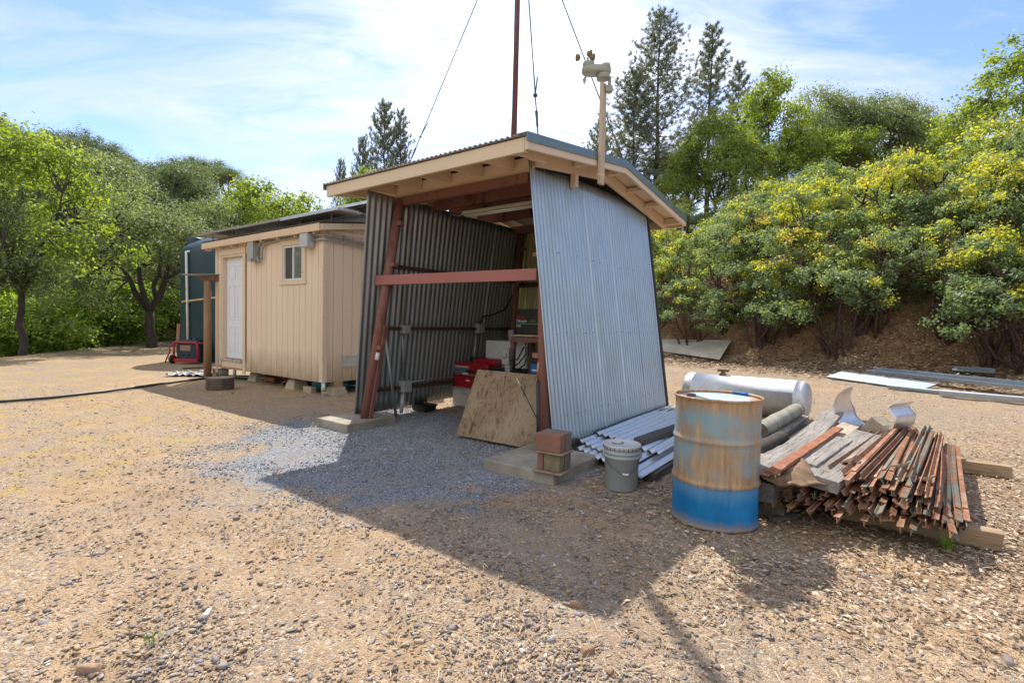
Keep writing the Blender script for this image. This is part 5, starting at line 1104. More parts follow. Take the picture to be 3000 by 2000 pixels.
# ------------------------------------------------------------------ fence posts
plank('timber', 'brown timber on the ground under the near ends of the fence posts', 'timber', V((3.115, 3.15, .058)), V((2.42, 3.65, .058)), .11, .115, WT, seed=21, bevel=.006)
plank('timber', 'brown timber on the ground under the far ends of the fence posts', 'timber', V((4.74, 4.75, .058)), V((3.3, 5.75, .058)), .11, .115, WT, seed=22, bevel=.006)
RUST = rusty('post_rust', (.27, .18, .125), (.27, .115, .058), .55, (.35, 1, 1), 8, .05, .55); GREEN = rusty('post_green', (.125, .155, .13), (.24, .125, .07), .52, (.35, 1, 1), 6, .0, .4)
def tpost(lab, matp, spade, seed):
    rd = random.Random(seed); L = 2.75; r = thing('fence_post', lab, 'fence post', (0, 0, 0), 'steel fence posts in the fanned heap')
    mb = MB(); n = 14; sec = [(-.0185, .0), (.0185, .0), (.0185, -.005), (.0035, -.007), (.003, -.042), (-.003, -.042), (-.0035, -.007), (-.0185, -.005)]
    bw, bz = rd.uniform(-.012, .012), rd.uniform(-.012, .004)
    for i in range(n+1): mb.v += [V((L*i/n, y+bw*math.sin(math.pi*i/n), z+bz*math.sin(math.pi*i/n))) for y, z in sec]
    for i in range(n):
        for k in range(8): k2 = (k+1) % 8; mb.f.append((i*8+k2, i*8+k, i*8+8+k, i*8+8+k2)); mb.smooth.append(False)
    mb.f += [tuple(range(8)), tuple(range(n*8, n*8+8))[::-1]]; mb.smooth += [False]*2
    for k in range(44):
        x = .28+k*.055; f = math.sin(math.pi*x/L); mb.obox((x, bw*f, bz*f+.006), (.013, 0, .004), (0, .014, 0), (0, 0, .008))
    mb.build('shaft', matp, r, local=True)
    if spade:
        pl = MB(); x = .36; pts = [(-.062, -.05), (-.05, .055), (.0, .045), (.05, .055), (.062, -.05), (.0, -.062)]
        pl.prism([(x+b, a, -.042-.02*abs(a)/.06) for a, b in pts], (0, 0, -.004)); pl.build('anchor_plate', matp, r, local=True)
    return r
LR, LGn = 'rusty brown steel fence post, one of the many alike within the fanned heap', 'green painted steel fence post, one of the several alike within the fanned heap'
protos = {(c_, sp, v): tpost(LR if c_ == 'r' else LGn, RUST if c_ == 'r' else GREEN, sp, v+10*sp) for c_ in 'rg' for sp in (0, 1) for v in (0, 1)}
used = set(); rd = random.Random(4)
F0, F1, K0, K1 = V((1.86, 3.55, 0)), V((2.74, 2.98, 0)), V((3.95, 5.62, 0)), V((4.72, 5.33, 0))
layers = [(0, 20, -.03, 1.0), (1, 19, -.02, .98), (2, 18, -.01, .95), (3, 17, .02, .91), (4, 14, .06, .84), (5, 10, .15, .74)]
cnt = 0
for j, nn_, a0, a1 in layers:
    for i in range(nn_):
        a = a0+(a1-a0)*(i+.5)/nn_+rd.uniform(-.02, .02); b = min(1, max(0, a+rd.uniform(-.06, .06)))
        p = F0.lerp(F1, a); q = K0.lerp(K1, b); d = (q-p).normalized(); p = p+d*(rd.uniform(-.09, .09)+.07*j-.06)
        zf_ = .16+.037*j+rd.uniform(-.006, .008)-(.05*max(0, a-.75)*j); zb_ = .165+.031*j+rd.uniform(-.006, .008)
        p.z = zf_; q = p+d*2.75; q.z = zb_
        top = j >= 3 or (a > .72 and j >= 1)
        gfac = .62 if (a > .68 and a < .93) else (.07 if a < .6 else .25)
        key = ('g' if rd.random() < (gfac if top else .25) else 'r', 1 if (top and rd.random() < .34) else 0, rd.randint(0, 1))
        mm_ = frame_matrix(p, q, roll=rd.choice((0, 0, .7, -.7, 2.1, -2.1, 3.14, 3.14) if not top else (0, 0, .35, -.35, 3.14, 2.75))+rd.uniform(-.25, .25)); eu = mm_.to_euler()
        pr_ = protos[key]
        if key not in used: used.add(key); pr_.location = p; pr_.rotation_euler = eu; o = pr_
        else: o = dup(pr_, p, rot=eu)
        cnt += 1
for lab, p, q, k in (('pale green fence post lying highest on the right of the heap', V((2.46, 3.13, .33)), V((4.55, 5.4, .36)), ('g', 0, 1)),
        ('outermost studded fence post at the right edge of the heap', V((2.80, 3.06, .22)), V((4.83, 5.45, .20)), ('r', 1, 0)), ('second studded fence post from the right edge of the heap', V((2.72, 3.02, .23)), V((4.76, 5.42, .22)), ('g', 0, 0)),
        ('rusty fence post steeply crossing the middle of the heap', V((2.24, 3.34, .37)), V((4.38, 5.6, .38)), ('r', 1, 1)), ('rusty fence post sticking out furthest at the lower right of the heap', V((2.60, 2.92, .20)), V((4.40, 5.4, .25)), ('r', 0, 1))):
    d = (q-p).normalized(); dup(protos[k], p, rot=frame_matrix(p, p+d*2.7, roll=rd.uniform(-.25, .25)).to_euler(), label=lab)
for k, pr_ in protos.items():
    if k not in used:
        for c_ in list(pr_.children): bpy.data.objects.remove(c_)
        bpy.data.objects.remove(pr_)
for px, py, lab in ((2258, 1520, 'small dark wood scrap on the ground below the left end of the fence posts'), (2300, 1475, 'rusty scrap of angle iron on the ground under the fence posts')):
    a = G(px, py, .03); plank('scrap', lab, 'scrap', a, a+(D2*.8+D1*.5).normalized()*.24, .05, .035, WD if px < 2280 else RB, seed=px)
# ------------------------------------------------------------------ silver fuel tank
ta, tb_ = V((3.00, 8.72, .295)), V((4.46, 7.50, .295)); tx = (tb_-ta).normalized(); TL = (tb_-ta).length
ft = thing('fuel_tank', 'dull silver cylindrical tank lying on the yard behind the drum', 'tank', V((ta.x, ta.y, 0)))
SILV = galv('aluminium_paint', (.58, .60, .62), .42, (1, 1, 1), .3)
pf_ = []
for k in range(9): q = math.pi/2*k/8; pf_.append((.295*math.sin(q)**.75 if k else .001, .10*(1-math.cos(q))))
pf_ += [(.295, .18), (.298, .181), (.298, .20), (.295, .201), (.295, TL*.5), (.295, TL-.2), (.298, TL-.199), (.298, TL-.18), (.295, TL-.179)]
for k in range(9): q = math.pi/2*(8-k)/8; pf_.append((.295*math.sin(q)**.75 if k < 8 else .001, TL-.10*(1-math.cos(q))))
MB().lathe(ta, pf_, 56, tx).build('vessel', SILV, ft)
vp = ta+tx*(TL*.33)+ZZ*.297; RU = rusty('rusty_fitting', (.22, .16, .13), (.22, .09, .045), .5, scale=20)
vv_ = MB().lathe(vp, [(.055, -.01), (.055, .02), (.03, .025), (.03, .06), (.04, .065), (.04, .085), (.001, .09)], 14).build('valve', RU, ft)
MB().obox(vp+ZZ*.07, tx*.085, tx.cross(ZZ)*.03, ZZ*.022).build('clamp', RU, vv_, .004)
for e in (.25, .8): MB().obox(ta+tx*TL*e-ZZ*.27, tx*.04, tx.cross(ZZ)*.2, ZZ*.03).build('foot', plain('dark_block', (.09, .07, .055), None, 8, .9), ft)
# ------------------------------------------------------------------ steel lengths at the foot of the bank
def metal(name, lab, a, b, w, h, mt_, lift=.05, lip=0.):
    p0, p1 = GT(*a), GT(*b); p0 = p0+ZZ*lift; p1 = p1+ZZ*lift; x = (p1-p0).normalized(); y = ZZ.cross(x).normalized(); z = x.cross(y); L = (p1-p0).length
    z = (z-y*.22).normalized(); y = z.cross(x); mb = MB(); c = (p0+p1)/2; mb.obox(c, x*L/2, y*w/2, z*h/2)
    if lip:
        for e in (-1, 1): mb.obox(c+y*e*(w/2+.005)+z*lip/2, x*L/2, y*.004, z*lip/2)
    return tag(mb.build(name, mt_, loc=p0), lab, 'metal length', 'steel lengths at the foot of the bank')
GS = galv('old_galvanized', (.36, .43, .49), .5, (1, 1, 1), .4)
metal('metal_sheet', 'leaf strewn flat metal sheet at the left end of the steel lengths', (2440, 1103), (2720, 1142), .50, .006, GS, .05, .02)
metal('metal_channel', 'long grey steel channel running out of the picture along the bank', (2548, 1106), (3120, 1172), .24, .008, GS, .13, .07)
metal('metal_channel', 'bright narrow steel rail in front of the long channel', (2752, 1160), (3120, 1193), .06, .09, galv('bright_rail', (.50, .56, .62), .45, (1, 1, 1), .1), .06)
metal('metal_channel', 'narrow rail lying along the front edge of the leaf strewn sheet', (2600, 1137), (2790, 1158), .07, .05, GS, .04)
metal('metal_sheet', 'short pale metal sheet among the leaves above the other steel lengths', (2790, 1088), (2915, 1096), .28, .006, GS, .06, .02)
cs = [GT(1925, 1000), GT(2142, 1004), GT(2108, 1060), GT(1935, 1034)]; cc = sum(cs, V((0, 0, 0)))/4
tag(MB().prism([p+ZZ*.06 for p in cs], ZZ*.02).build('fibre_panel', plain('pale_panel', (.46, .42, .36), (.36, .33, .28), 2, .8), loc=cc), 'pale flat panel lying on leaves at the foot of the bank beside the shed', 'panel')
# ------------------------------------------------------------------ grass tufts
GR = plain('grass_blade', (.16, .30, .03), (.26, .36, .05), 9, .55)
def tuft(px, py, n, h, lab, sp=.1, mat=GR):
    p = GT(px, py); o = thing('grass_tuft', lab, 'grass tuft', p); rd = random.Random(px); mb = MB()
    for k in range(n):
        q = rd.uniform(0, 6.283); l = h*rd.uniform(.5, 1.1); lean = rd.uniform(.1, 1.15)*l; b = p+V((math.cos(q), math.sin(q), 0))*rd.uniform(0, sp*.4); d = V((math.cos(q), math.sin(q), 0)); w = V((-d.y, d.x, 0))*.0026*rd.uniform(.7, 1.4)
        k0 = len(mb.v); seg = 5
        for i in range(seg+1):
            f = i/seg; c = b+d*lean*f*f+ZZ*(l*f*(1-.55*f*lean/l)); ww = w*(1-f*.92); mb.v += [c-ww, c+ww]
        for i in range(seg): mb.f.append((k0+2*i, k0+2*i+1, k0+2*i+3, k0+2*i+2)); mb.smooth.append(True)
    mb.build('blades', mat, o); return o
tuft(2772, 1612, 70, .20, 'bright green grass tuft by the near timber of the post heap')
DG = plain('dry_grass', (.42, .36, .10), (.34, .30, .09), 9, .7)
tuft(2790, 1330, 10, .22, 'few grass stalks standing at the right edge of the fence posts'); tuft(920, 1250, 22, .10, 'small yellow grass tuft by the left footing', .2, DG); tuft(850, 1243, 12, .07, 'tiny weed left of the left footing', .2)
tuft(2150, 1655, 6, .10, 'tiny weed in the litter in front of the drum', .1, DG); tuft(440, 1880, 14, .06, 'small weed among stones in the left foreground', .08); tuft(1375, 1268, 8, .03, 'tiny green weed on the gravel before the plywood', .05)
# ------------------------------------------------------------------ vegetation
random.seed(21); rng = np.random.default_rng(5)
def leafmat(name, stops, trans=.45, warm=(1.25, 1.15, .55), rough=.5, objv=.16):
    mt, nt, out = newmat(name); s = N(nt)
    at = s.n('Attribute', attribute_name='tint'); oi = s.n('ObjectInfo')
    f = s.math('ADD', s.math('MULTIPLY', at.outputs['Fac'], 1-objv), s.math('MULTIPLY', oi.outputs['Random'], objv))
    col = s.ramp(f, stops)
    tcol = s.mix(1., col, warm, 'MULTIPLY')
    df = s.n('BsdfDiffuse'); s.l(col, df.inputs['Color']); tr = s.n('BsdfTranslucent'); s.l(tcol, tr.inputs['Color'])
    gl = s.n('BsdfGlossy'); gl.inputs['Roughness'].default_value = rough; gl.inputs['Color'].default_value = (.8, .85, .8, 1)
    m1 = s.n('MixShader'); m1.inputs[0].default_value = trans; s.l(df.outputs[0], m1.inputs[1]); s.l(tr.outputs[0], m1.inputs[2])
    m2 = s.n('MixShader'); m2.inputs[0].default_value = .045; s.l(m1.outputs[0], m2.inputs[1]); s.l(gl.outputs[0], m2.inputs[2])
    s.l(m2.outputs[0], out.inputs['Surface']); return mt
L_OAK = leafmat('live_oak_leaf', [(0., (.07, .11, .04)), (.35, (.135, .18, .075)), (.7, (.22, .26, .13)), (1., (.38, .39, .25))], .55, (1.5, 1.45, .8))
L_HILL = leafmat('hill_oak_leaf', [(0., (.07, .11, .055)), (.5, (.13, .175, .085)), (1., (.24, .27, .14))], .52, (1.4, 1.35, .8))
L_BRD = leafmat('broad_leaf', [(0., (.08, .14, .025)), (.5, (.19, .265, .05)), (1., (.34, .40, .10))], .62, (1.6, 1.5, .5))
L_BSH = leafmat('bush_leaf', [(0., (.08, .15, .025)), (.5, (.19, .30, .05)), (1., (.32, .42, .10))], .62, (1.6, 1.5, .5))
L_MAN = leafmat('manzanita_leaf', [(0., (.09, .155, .075)), (.35, (.16, .235, .125)), (.58, (.24, .30, .175)), (.68, (.31, .38, .09)), (.80, (.42, .47, .06)), (.94, (.55, .50, .07)), (1., (.54, .28, .12))], .55, (1.5, 1.4, .6), .5, .13)
L_PIN = leafmat('pine_needle', [(0., (.10, .13, .10)), (.6, (.17, .20, .155)), (1., (.24, .26, .20))], .4)
B_OAK = plain('oak_bark', (.085, .07, .058), (.045, .038, .032), 9, .95, 0, .8, (1, 1, .4)); B_MAN = plain('manzanita_bark', (.095, .045, .035), (.05, .028, .024), 9, .7, 0, .3); B_PIN = plain('pine_bark', (.085, .07, .06), (.05, .042, .036), 7, .95, 0, .6, (1, 1, .3))
def leaves(P, nrm, size, tint, mat, parent, asp=.55, name='crown'):
    n = len(P); a = rng.normal(size=(n, 3)); a -= (a*nrm).sum(1, keepdims=True)*nrm; a /= np.linalg.norm(a, axis=1, keepdims=True)+1e-9
    b = np.cross(nrm, a); l = (size*rng.uniform(.6, 1.25, n))[:, None]; w = l*asp
    Vv = np.stack([P-a*l*.5, P+b*w*.5+a*l*.08, P+a*l*.5, P-b*w*.5+a*l*.08], 1).reshape(-1, 3)
    Fc = np.arange(n*4).reshape(-1, 4); return npmesh(name, Vv, Fc, mat, parent, tint=tint)
def blobs_points(blobs, ncl, nl, sig, fill=.5, up=.25, flat=.75):
    C = np.array([b[:3] for b in blobs]); Rr = np.array([b[3:6] for b in blobs]); wgt = (Rr.prod(1))**.67; idx = rng.choice(len(blobs), ncl, p=wgt/wgt.sum())
    d = rng.normal(size=(ncl, 3)); d[:, 2] += up; d /= np.linalg.norm(d, axis=1, keepdims=True)
    rr = fill+(1-fill)*np.sqrt(rng.random((ncl, 1))); cc = C[idx]+d*rr*Rr[idx]*rng.uniform(.85, 1.12, (ncl, 1))
    k = rng.integers(0, ncl, nl); sg = sig*rng.uniform(.6, 1.3, ncl); off = rng.normal(size=(nl, 3))*sg[k][:, None]; off[:, 2] *= flat
    P = cc[k]+off; nrm = d[k]*.5+off/(np.linalg.norm(off, axis=1, keepdims=True)+1e-6)*.4+rng.normal(size=(nl, 3))*.55; nrm[:, 2] += .25
    nrm /= np.linalg.norm(nrm, axis=1, keepdims=True); return cc, k, P, nrm
def wander(a, b, n, amp, rd, sag=0.):
    a, b = V(a), V(b); L = (b-a).length; return [a.lerp(b, i/n)+V((rd.uniform(-1, 1), rd.uniform(-1, 1), rd.uniform(-.6, .6)))*amp*L*math.sin(math.pi*i/n)+ZZ*sag*math.sin(math.pi*i/n) for i in range(n+1)]
def broad_tree(kind, seed, H, cr, fork, nl, lsize, lmat, blobs, tr, ncl=260, sig=.26, nbr=34, label='', cat='tree', stems=1, fill=.5):
    rd = random.Random(seed); root = thing(kind, label, cat, (0, 0, 0))
    cc, k, P, nrm = blobs_points(blobs, ncl, nl, sig, fill)
    ct = rng.uniform(-.22, .22, ncl); tint = np.clip(rng.uniform(.15, .75, nl)+ct[k]+.10*(P[:, 2]/H-.5), 0, 1)
    leaves(P, nrm, np.full(nl, lsize), tint, lmat, root)
    mb = MB(); top = V((rd.uniform(-.1, .1), rd.uniform(-.1, .1), fork)); tp = wander((0, 0, -.4), top, 5, .035, rd); mb.tube(tp, [tr*1.35, tr*1.05, tr*.95, tr*.9, tr*.86, tr*.8], 12)
    mains = []
    for i in range(5):
        q = 2*math.pi*(i+rd.random()*.6)/5; e = V((math.cos(q)*cr*.42, math.sin(q)*cr*.42, fork+(H-fork)*rd.uniform(.4, .72))); pts = wander(top, e, 5, .09, rd); mb.tube(pts, [tr*.62*(1-.13*j) for j in range(6)], 9); mains += pts[2:]
    sel = rng.choice(ncl, min(nbr, ncl), replace=False)
    for i in sel:
        e = V(cc[i]); st = min(mains, key=lambda p: (p-e).length+rd.uniform(0, .6)); pts = wander(st, e, 4, .10, rd); mb.tube(pts, [tr*.26, tr*.2, tr*.14, tr*.09, tr*.04], 6, False)
    mb.build('trunk', B_OAK, root, local=True); return root
def shrub(seed, Wd, H, nl, label, yp=.7, base_t=.0, nblob=11):
    rd = random.Random(seed); root = thing('manzanita_shrub', label, 'shrub', (0, 0, 0)); blobs = []
    for i in range(nblob):
        q = 2.4*i+rd.uniform(-.4, .4); r = Wd*.5*math.sqrt((i+.3)/nblob)*.9; z = H*(.80-.52*(r/(Wd*.5))**1.5)+rd.uniform(-.25, .15); s_ = rd.uniform(.34, .62); blobs.append((r*math.cos(q), r*math.sin(q), z, s_*1.15, s_*1.15, s_*.72))
    ncl = 150; cc, k, P, nrm = blobs_points(blobs, ncl, nl, .095, .6, .7, .75)
    hh = cc[:, 2]/H; yel = np.where(rng.random(ncl) < np.clip((hh-.40)*1.6, 0, yp), rng.uniform(.44, .60, ncl), rng.uniform(-.16, .12, ncl)); tint = np.clip(np.where(yel[k] > .3, rng.uniform(.22, .38, nl), rng.uniform(.18, .46, nl))+base_t+yel[k]+(P[:, 2]-cc[k][:, 2])*.8, 0, 1)
    leaves(P, nrm, np.full(nl, .078), tint, L_MAN, root, .62)
    mb = MB(); base = [V((rd.uniform(-.25, .25), rd.uniform(-.25, .25), -.3)) for _ in range(6)]; mids = []
    for i in range(11):
        b = base[i % 6]; q = 2*math.pi*i/11+rd.uniform(-.3, .3); e = V((math.cos(q)*Wd*.32*rd.uniform(.3, 1.1), math.sin(q)*Wd*.32*rd.uniform(.3, 1.1), H*rd.uniform(.42, .62))); pts = wander(b, e, 6, .07, rd, -.05); mb.tube(pts, [.05, .044, .038, .033, .028, .024, .02], 7); mids += pts[3:]
    for i in rng.choice(ncl, 70, replace=False):
        e = V(cc[i]); st = min(mids, key=lambda p: (p-e).length); mb.tube(wander(st, e, 4, .09, rd), [.018, .015, .012, .009, .005], 5, False)
    for i in range(22):   # dead bare twigs low down
        st = rd.choice(mids)*.7; q = rd.uniform(0, 6.283); mb.tube(wander(st, st+V((math.cos(q)*.7, math.sin(q)*.7, rd.uniform(-.3, .3))), 4, .12, rd), [.009, .008, .006, .004, .002], 4, False)
    mb.build('stem', B_MAN, root, local=True); return root
def pine(seed, H, label, spread=.17, start=.22, nb=120):
    rd = random.Random(seed); root = thing('pine_tree', label, 'pine', (0, 0, 0)); mb = MB()
    tp = [V((.05*math.sin(i*.9+seed), .05*math.cos(i*1.3+seed), H*i/12)) for i in range(13)]; tp[0].z = -.6; mb.tube(tp, [H*.0125*(1-.95*i/12)+.012 for i in range(13)], 10); P = []; Nn = []
    for i in range(nb):
        f = start+(1-start)*((i+rd.random())/nb)**.92; z = H*f; L = H*spread*(1-f)**.75*rd.uniform(.55, 1.15)+.35; q = i*2.4+rd.uniform(-.4, .4); st = V((0, 0, z)); up = .25+.75*f+rd.uniform(-.15, .15)
        d = V((math.cos(q), math.sin(q), 0)); pts = [st+d*L*g+ZZ*(L*up*(g**1.6)*.8-.06*L*g) for g in (0, .25, .5, .75, 1.)]; mb.tube(pts, [.032*(1-f)+.018, .028*(1-f)+.014, .02, .012, .006], 5, False)
        tw = [(p0.lerp(p1, g), (p1-p0).normalized()) for p0, p1 in zip(pts[1:], pts[2:]) for g in (0, .33, .66)]+[(pts[-1], (pts[-1]-pts[-2]).normalized())]
        for p, dd in tw:
            for _ in range(2 if f < .9 else 1):
                side = V((rd.uniform(-1, 1), rd.uniform(-1, 1), rd.uniform(-.1, 1))).normalized(); c = p+side*L*rd.uniform(.02, .20)
                if rd.random() < .45: mb.tube([p, c], [.008, .004], 3, False)
                for _ in range(13): v = (side*.5+dd*.6+V((rd.gauss(0, .6), rd.gauss(0, .6), rd.gauss(.25, .5)))).normalized(); P.append((c, v))
    for _ in range(50): v = V((rd.gauss(0, .4), rd.gauss(0, .4), 1)).normalized(); P.append((V((0, 0, H-rd.random()*.8)), v))
    c = np.array([p for p, _ in P]); v = np.array([q for _, q in P]); n = len(c); l = rng.uniform(.20, .36, n)[:, None]; sd = np.cross(v, rng.normal(size=(n, 3))); sd /= np.linalg.norm(sd, axis=1, keepdims=True); w = .019
    Vv = np.stack([c-sd*w*.5, c+v*l*.5-sd*w, c+v*l, c+v*l*.5+sd*w], 1).reshape(-1, 3); npmesh('crown', Vv, np.arange(n*4).reshape(-1, 4), L_PIN, root, tint=np.clip(rng.normal(.5, .22, n), 0, 1))
    mb.build('trunk', B_PIN, root, local=True); return root
def blobset(seed, n, cr, z0, z1, s0, s1, flat=.8):
    rd = random.Random(seed); out = []
    for i in range(n):
        q = 2.4*i+rd.uniform(-.5, .5); f = (i+.5)/n; r = cr*math.sqrt(f)*rd.uniform(.6, .85); z = z1-(z1-z0)*(f**1.3)*rd.uniform(.5, 1.1); s_ = rd.uniform(s0, s1); out.append((r*math.cos(q), r*math.sin(q), z, s_, s_, s_*flat))
    return out
PROTO = {
 'oak0': (broad_tree('oak_tree', 1, 8, 4, 2.0, 26000, .125, L_OAK, blobset(1, 16, 3.8, 2.1, 6.8, .9, 1.6), .21, 230, .28, 90), 8.2),
 'oak1': (broad_tree('oak_tree', 2, 8, 4, 2.4, 24000, .125, L_OAK, blobset(5, 14, 3.5, 2.2, 7.0, .9, 1.5), .15, 200, .28, 90), 8.2),
 'hill0': (broad_tree('oak_tree', 3, 8, 4, 2.0, 14000, .16, L_HILL, blobset(8, 12, 3.3, 2.0, 6.8, .9, 1.7), .25, 130, .34, 50), 8.3),
 'hill1': (broad_tree('oak_tree', 4, 8, 4, 2.2, 14000, .16, L_HILL, blobset(12, 11, 3.2, 2.2, 7.0, .9, 1.6), .22, 120, .34, 50), 8.3),
 'broad0': (broad_tree('maple_tree', 5, 8, 3.6, 2.2, 11500, .16, L_BRD, blobset(21, 15, 3.3, 2.1, 7.1, .8, 1.35), .115, 150, .25, 110, fill=.3), 8.2),
 'broad1': (broad_tree('maple_tree', 6, 8, 3.4, 2.4, 10500, .16, L_BRD, blobset(27, 14, 2.9, 2.1, 7.2, .7, 1.25), .11, 135, .25, 110, fill=.3), 8.2),
 'bush0': (broad_tree('bush', 7, 2.4, 1.6, .5, 6500, .12, L_BSH, blobset(31, 9, 1.4, .5, 1.9, .5, .8), .05, 130, .20, 40, cat='bush'), 2.5),
 'bush1': (broad_tree('bush', 8, 2.4, 1.6, .5, 6500, .12, L_BSH, blobset(35, 9, 1.5, .45, 1.85, .5, .8), .05, 130, .20, 40, cat='bush'), 2.5),
 'pine0': (pine(3, 18, '', .34, .12, 135), 18.), 'pine1': (pine(8, 18, '', .22, .22, 95), 18.), 'pine2': (pine(14, 12, '', .34, .12, 85), 12.),
 'man0': (shrub(1, 3.0, 3.2, 9500, '', .68, .03), 3.2), 'man1': (shrub(2, 3.2, 3.0, 9500, '', .16, -.03, 13), 3.0), 'man2': (shrub(3, 2.8, 3.3, 9000, '', .42, .02, 10), 3.3), 'man3': (shrub(6, 3.3, 3.1, 9500, '', .55, .0, 12), 3.1)}
used_p = set()
def put(key, p, scale, label, group=None, rz=None, wide=1.):
    pr, h = PROTO[key]; rz = random.uniform(0, 6.283) if rz is None else rz; sc3 = (scale*wide, scale*wide, scale)
    if key not in used_p:
        used_p.add(key); pr.location = p; pr.rotation_euler = (0, 0, rz); pr.scale = sc3; tag(pr, label, None, group); return pr
    return dup(pr, p, rz, label, sc3, group=group)
def put_px(key, px, dist, top, label, group=None, wide=1., rz=None, sink=.15):
    """a tree standing at a distance along the view through px whose top reaches the given height in the photo"""
    d = ray(px, 940); x, y = d.x/d.y*dist, dist; z = zt(x, y)-sink; t = ray(px, top); zt_ = EYE+t.z/t.y*dist; h = PROTO[key][1]
    return put(key, V((x, y, z)), max(.25, (zt_-z)/h), label, group, rz, wide)
GL_ = 'trees left of the yard'
put_px('oak0', 445, 22.0, 548, 'gray green live oak with a thick forked trunk at the edge of the yard', GL_, 1.12, 2.0)
put_px('broad0', 60, 16.5, 318, 'tall bright oak with a thin dark trunk at the left edge of the picture', GL_, .95, .5)
put_px('oak1', -70, 15.5, 520, 'dark leaning oak cut off by the left picture edge', GL_, .9)
put_px('oak1', 262, 25, 440, 'pale gray green oak rising behind the yard, left of the forked oak', GL_, 1.0, 1.)
put_px('broad1', 150, 26, 470, 'bright green oak between the left picture edge and the pale oak', GL_, 1.05)
put_px('oak0', 620, 29, 560, 'oak behind the water tank with a sunlit crown', GL_, .9, 4.)
put_px('broad1', 792, 31, 498, 'thin bright green tree rising behind the cabin roof', GL_, 1.1, 1.2)
put_px('broad0', 690, 34, 560, 'low bright green tree behind the left part of the cabin roof', GL_, 1.0)
put_px('broad1', 1075, 34, 482, 'bright green tree just above the left end of the shed roof', GL_, .75)
put_px('broad0', 985, 36, 585, 'low green tree between the cabin roof and the shed roof', GL_, .9)
ordn = ['first', 'second', 'third', 'fourth', 'fifth', 'sixth', 'seventh', 'eighth', 'ninth', 'tenth', 'eleventh', 'twelfth', 'thirteenth', 'fourteenth', 'fifteenth', 'sixteenth', 'seventeenth', 'eighteenth', 'nineteenth', 'twentieth']
for k, (px, dd, top) in enumerate(((20, 52, 400), (110, 54, 385), (180, 58, 378), (250, 60, 372), (312, 62, 398), (372, 58, 452), (425, 52, 498), (475, 62, 492), (525, 66, 470), (572, 68, 452), (622, 68, 452), (668, 64, 482), (720, 58, 545))):
    put_px(('hill0', 'hill1')[k % 2], px, dd, top, 'dark oak on the far hillside, %s from the left along the ridge' % ordn[k], 'oaks on the left hillside', .9+.25*((k*7) % 3)/2)
for j, (dd, stp, nm) in enumerate(((39, 62, 'lowest'), (44, 58, 'lower middle'), (49, 55, 'upper middle'))):
    px = -60+j*21; k = 0
    while px < 720:
        d = ray(px, 940); y = dd+random.uniform(-2, 2); x = d.x/d.y*y
        put(('hill1', 'hill0')[k % 2], V((x, y, zt(x, y)-.4)), random.uniform(.72, 1.0), 'oak on the left hillside, %s from the left in its %s band' % (ordn[k], nm), 'oaks on the left hillside slope', None, 1.15)
        px += stp*random.uniform(.85, 1.15); k += 1
for k, (px, dd, top) in enumerate(((20, 19, 860), (95, 22, 840), (150, 20.5, 880), (205, 24, 830), (260, 23, 850), (320, 25, 840), (375, 26, 850), (420, 30, 820), (475, 31, 830), (520, 30, 860), (570, 33, 850), (50, 26, 780), (180, 29, 770), (290, 31, 780), (400, 33, 770), (500, 36, 790))):
    put_px(('bush0', 'bush1')[k % 2], px, dd, top, 'bright green bush below the left edge of the yard, %s in the row' % ordn[k], 'bushes below the edge of the yard', 1.25)
GR_ = 'trees above the bank'
put_px('pine0', 1908, 34, 45, 'tallest gray pine above the bank right of the shed roof', GR_, 1.0)
put_px('pine1', 2058, 38, 82, 'second tallest pine, right of the tallest one', GR_, 1.0)
put_px('pine2', 1842, 33, 215, 'smaller pine just right of the weather station post', GR_, .95)
put_px('pine2', 1745, 40, 366, 'small pine seen low beside the weather station post', GR_, .8)
put_px('pine1', 2140, 42, 190, 'thin pine behind the bright tree on the bank', GR_, .9)
put_px('pine2', 1120, 46, 312, 'taller of the two close pines above the left shed roof', GR_, .62); put_px('pine1', 1168, 46, 330, 'right one of the two close pines above the left shed roof', GR_, .8); put_px('pine2', 1058, 46, 415, 'short pine left of the two close pines', GR_, .5); put_px('pine2', 995, 47, 478, 'smallest pine top left of the shed roof', GR_, .4)
put_px('broad0', 2085, 28, 300, 'bright green tree below the pines on the bank', GR_, .9); put_px('broad1', 2245, 30, 205, 'tall airy bright green tree right of the pines', GR_, .95, 2.2)
put_px('oak1', 2392, 34, 250, 'round oak on the skyline, left of the wide oak', GR_, .85); put_px('oak0', 2520, 34, 252, 'wide oak on the skyline above the middle of the bank', GR_, .95); put_px('oak1', 2610, 36, 275, 'oak on the skyline joined to the wide oak on its right', GR_, .8); put_px('broad0', 2705, 36, 325, 'low oak on the skyline near the right, beside the gap', GR_, .8)
put_px('broad1', 2795, 30, 290, 'green tree behind the shrubs left of the big bright tree', GR_, .8); put_px('broad0', 2985, 21, 85, 'big bright green tree at the right picture edge above the shrubs', GR_, 1.15, 1.)
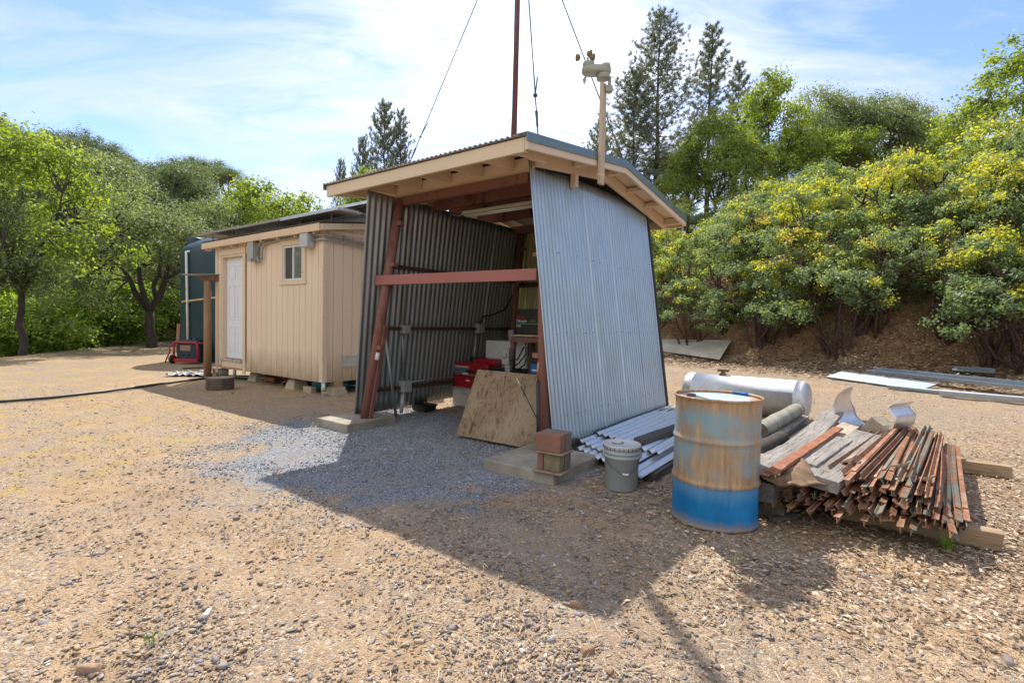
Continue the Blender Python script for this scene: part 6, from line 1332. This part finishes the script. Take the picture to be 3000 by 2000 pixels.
put_px('broad0', 2165, 27, 380, 'bright green tree low behind the shrubs, below the airy tree', GR_, 1.0); put_px('broad1', 2010, 29, 400, 'bright green tree low between the pine trunks and the shrubs', GR_, 1.0); put_px('broad0', 2330, 30, 365, 'bright green tree low on the bank below the round skyline oak', GR_, 1.1); put_px('broad1', 2450, 31, 345, 'green tree low on the bank between the two skyline oaks', GR_, 1.1)
put_px('hill1', 1960, 36, 420, 'dark oak behind the pine trunks', GR_, .9); put_px('hill0', 2330, 38, 330, 'dark oak behind the shrubs on top of the bank', GR_, 1.0)
rows = [(3.0, 'second', 1.9, -5, 1.02), (4.8, 'third', 1.9, -5, 1.05), (6.8, 'fourth', 1.9, -6, 1.08), (9.2, 'fifth', 2.0, -7, 1.08), (12., 'top', 2.1, -7, 1.1)]
gap = set()
for u, nm, stp, v0, scl in rows:
    k = 0; v = v0
    while v < 13.5:
        uu, vv = u+random.uniform(-.45, .45), v+random.uniform(-.4, .4); x, y = FA.x+FN.x*uu+FE.x*vv, FA.y+FN.y*uu+FE.y*vv
        if y > 3 and x < y*1.15 and x > -.12*y+1:
            s_ = scl*random.uniform(.74, 1.2)*(1. if vv > -1 else .85)
            if (nm, k) not in gap: put('man%d' % random.randint(0, 3), V((x, y, zt(x, y)-.08)), s_, 'yellow tipped manzanita shrub, %s from the shed in the %s row up the bank' % (ordn[min(k, 19)], nm), 'manzanita shrubs on the bank')
            k += 1
        v += stp*random.uniform(.85, 1.15)
for k, (px, u, sc_) in enumerate(((1925, 1.9, .80), (2030, 1.4, .84), (2135, 2.1, .95), (2235, 1.5, .84), (2345, 1.9, .95), (2440, 1.2, .95), (2550, 1.8, .92), (2790, 2.2, .92), (2905, 1.6, .95), (3020, 1.2, .95))):
    d = ray(px, 960); t = (u+FA.x*FN.x+FA.y*FN.y)/(d.x*FN.x+d.y*FN.y); x, y = d.x*t, d.y*t
    put('man%d' % (k % 4), V((x, y, zt(x, y)-.08)), sc_, 'yellow tipped manzanita shrub, %s from the shed in the front row up the bank' % ordn[k], 'manzanita shrubs on the bank')
for k, (pr, h) in PROTO.items():
    if k not in used_p:
        for c_ in list(pr.children): bpy.data.objects.remove(c_)
        bpy.data.objects.remove(pr)
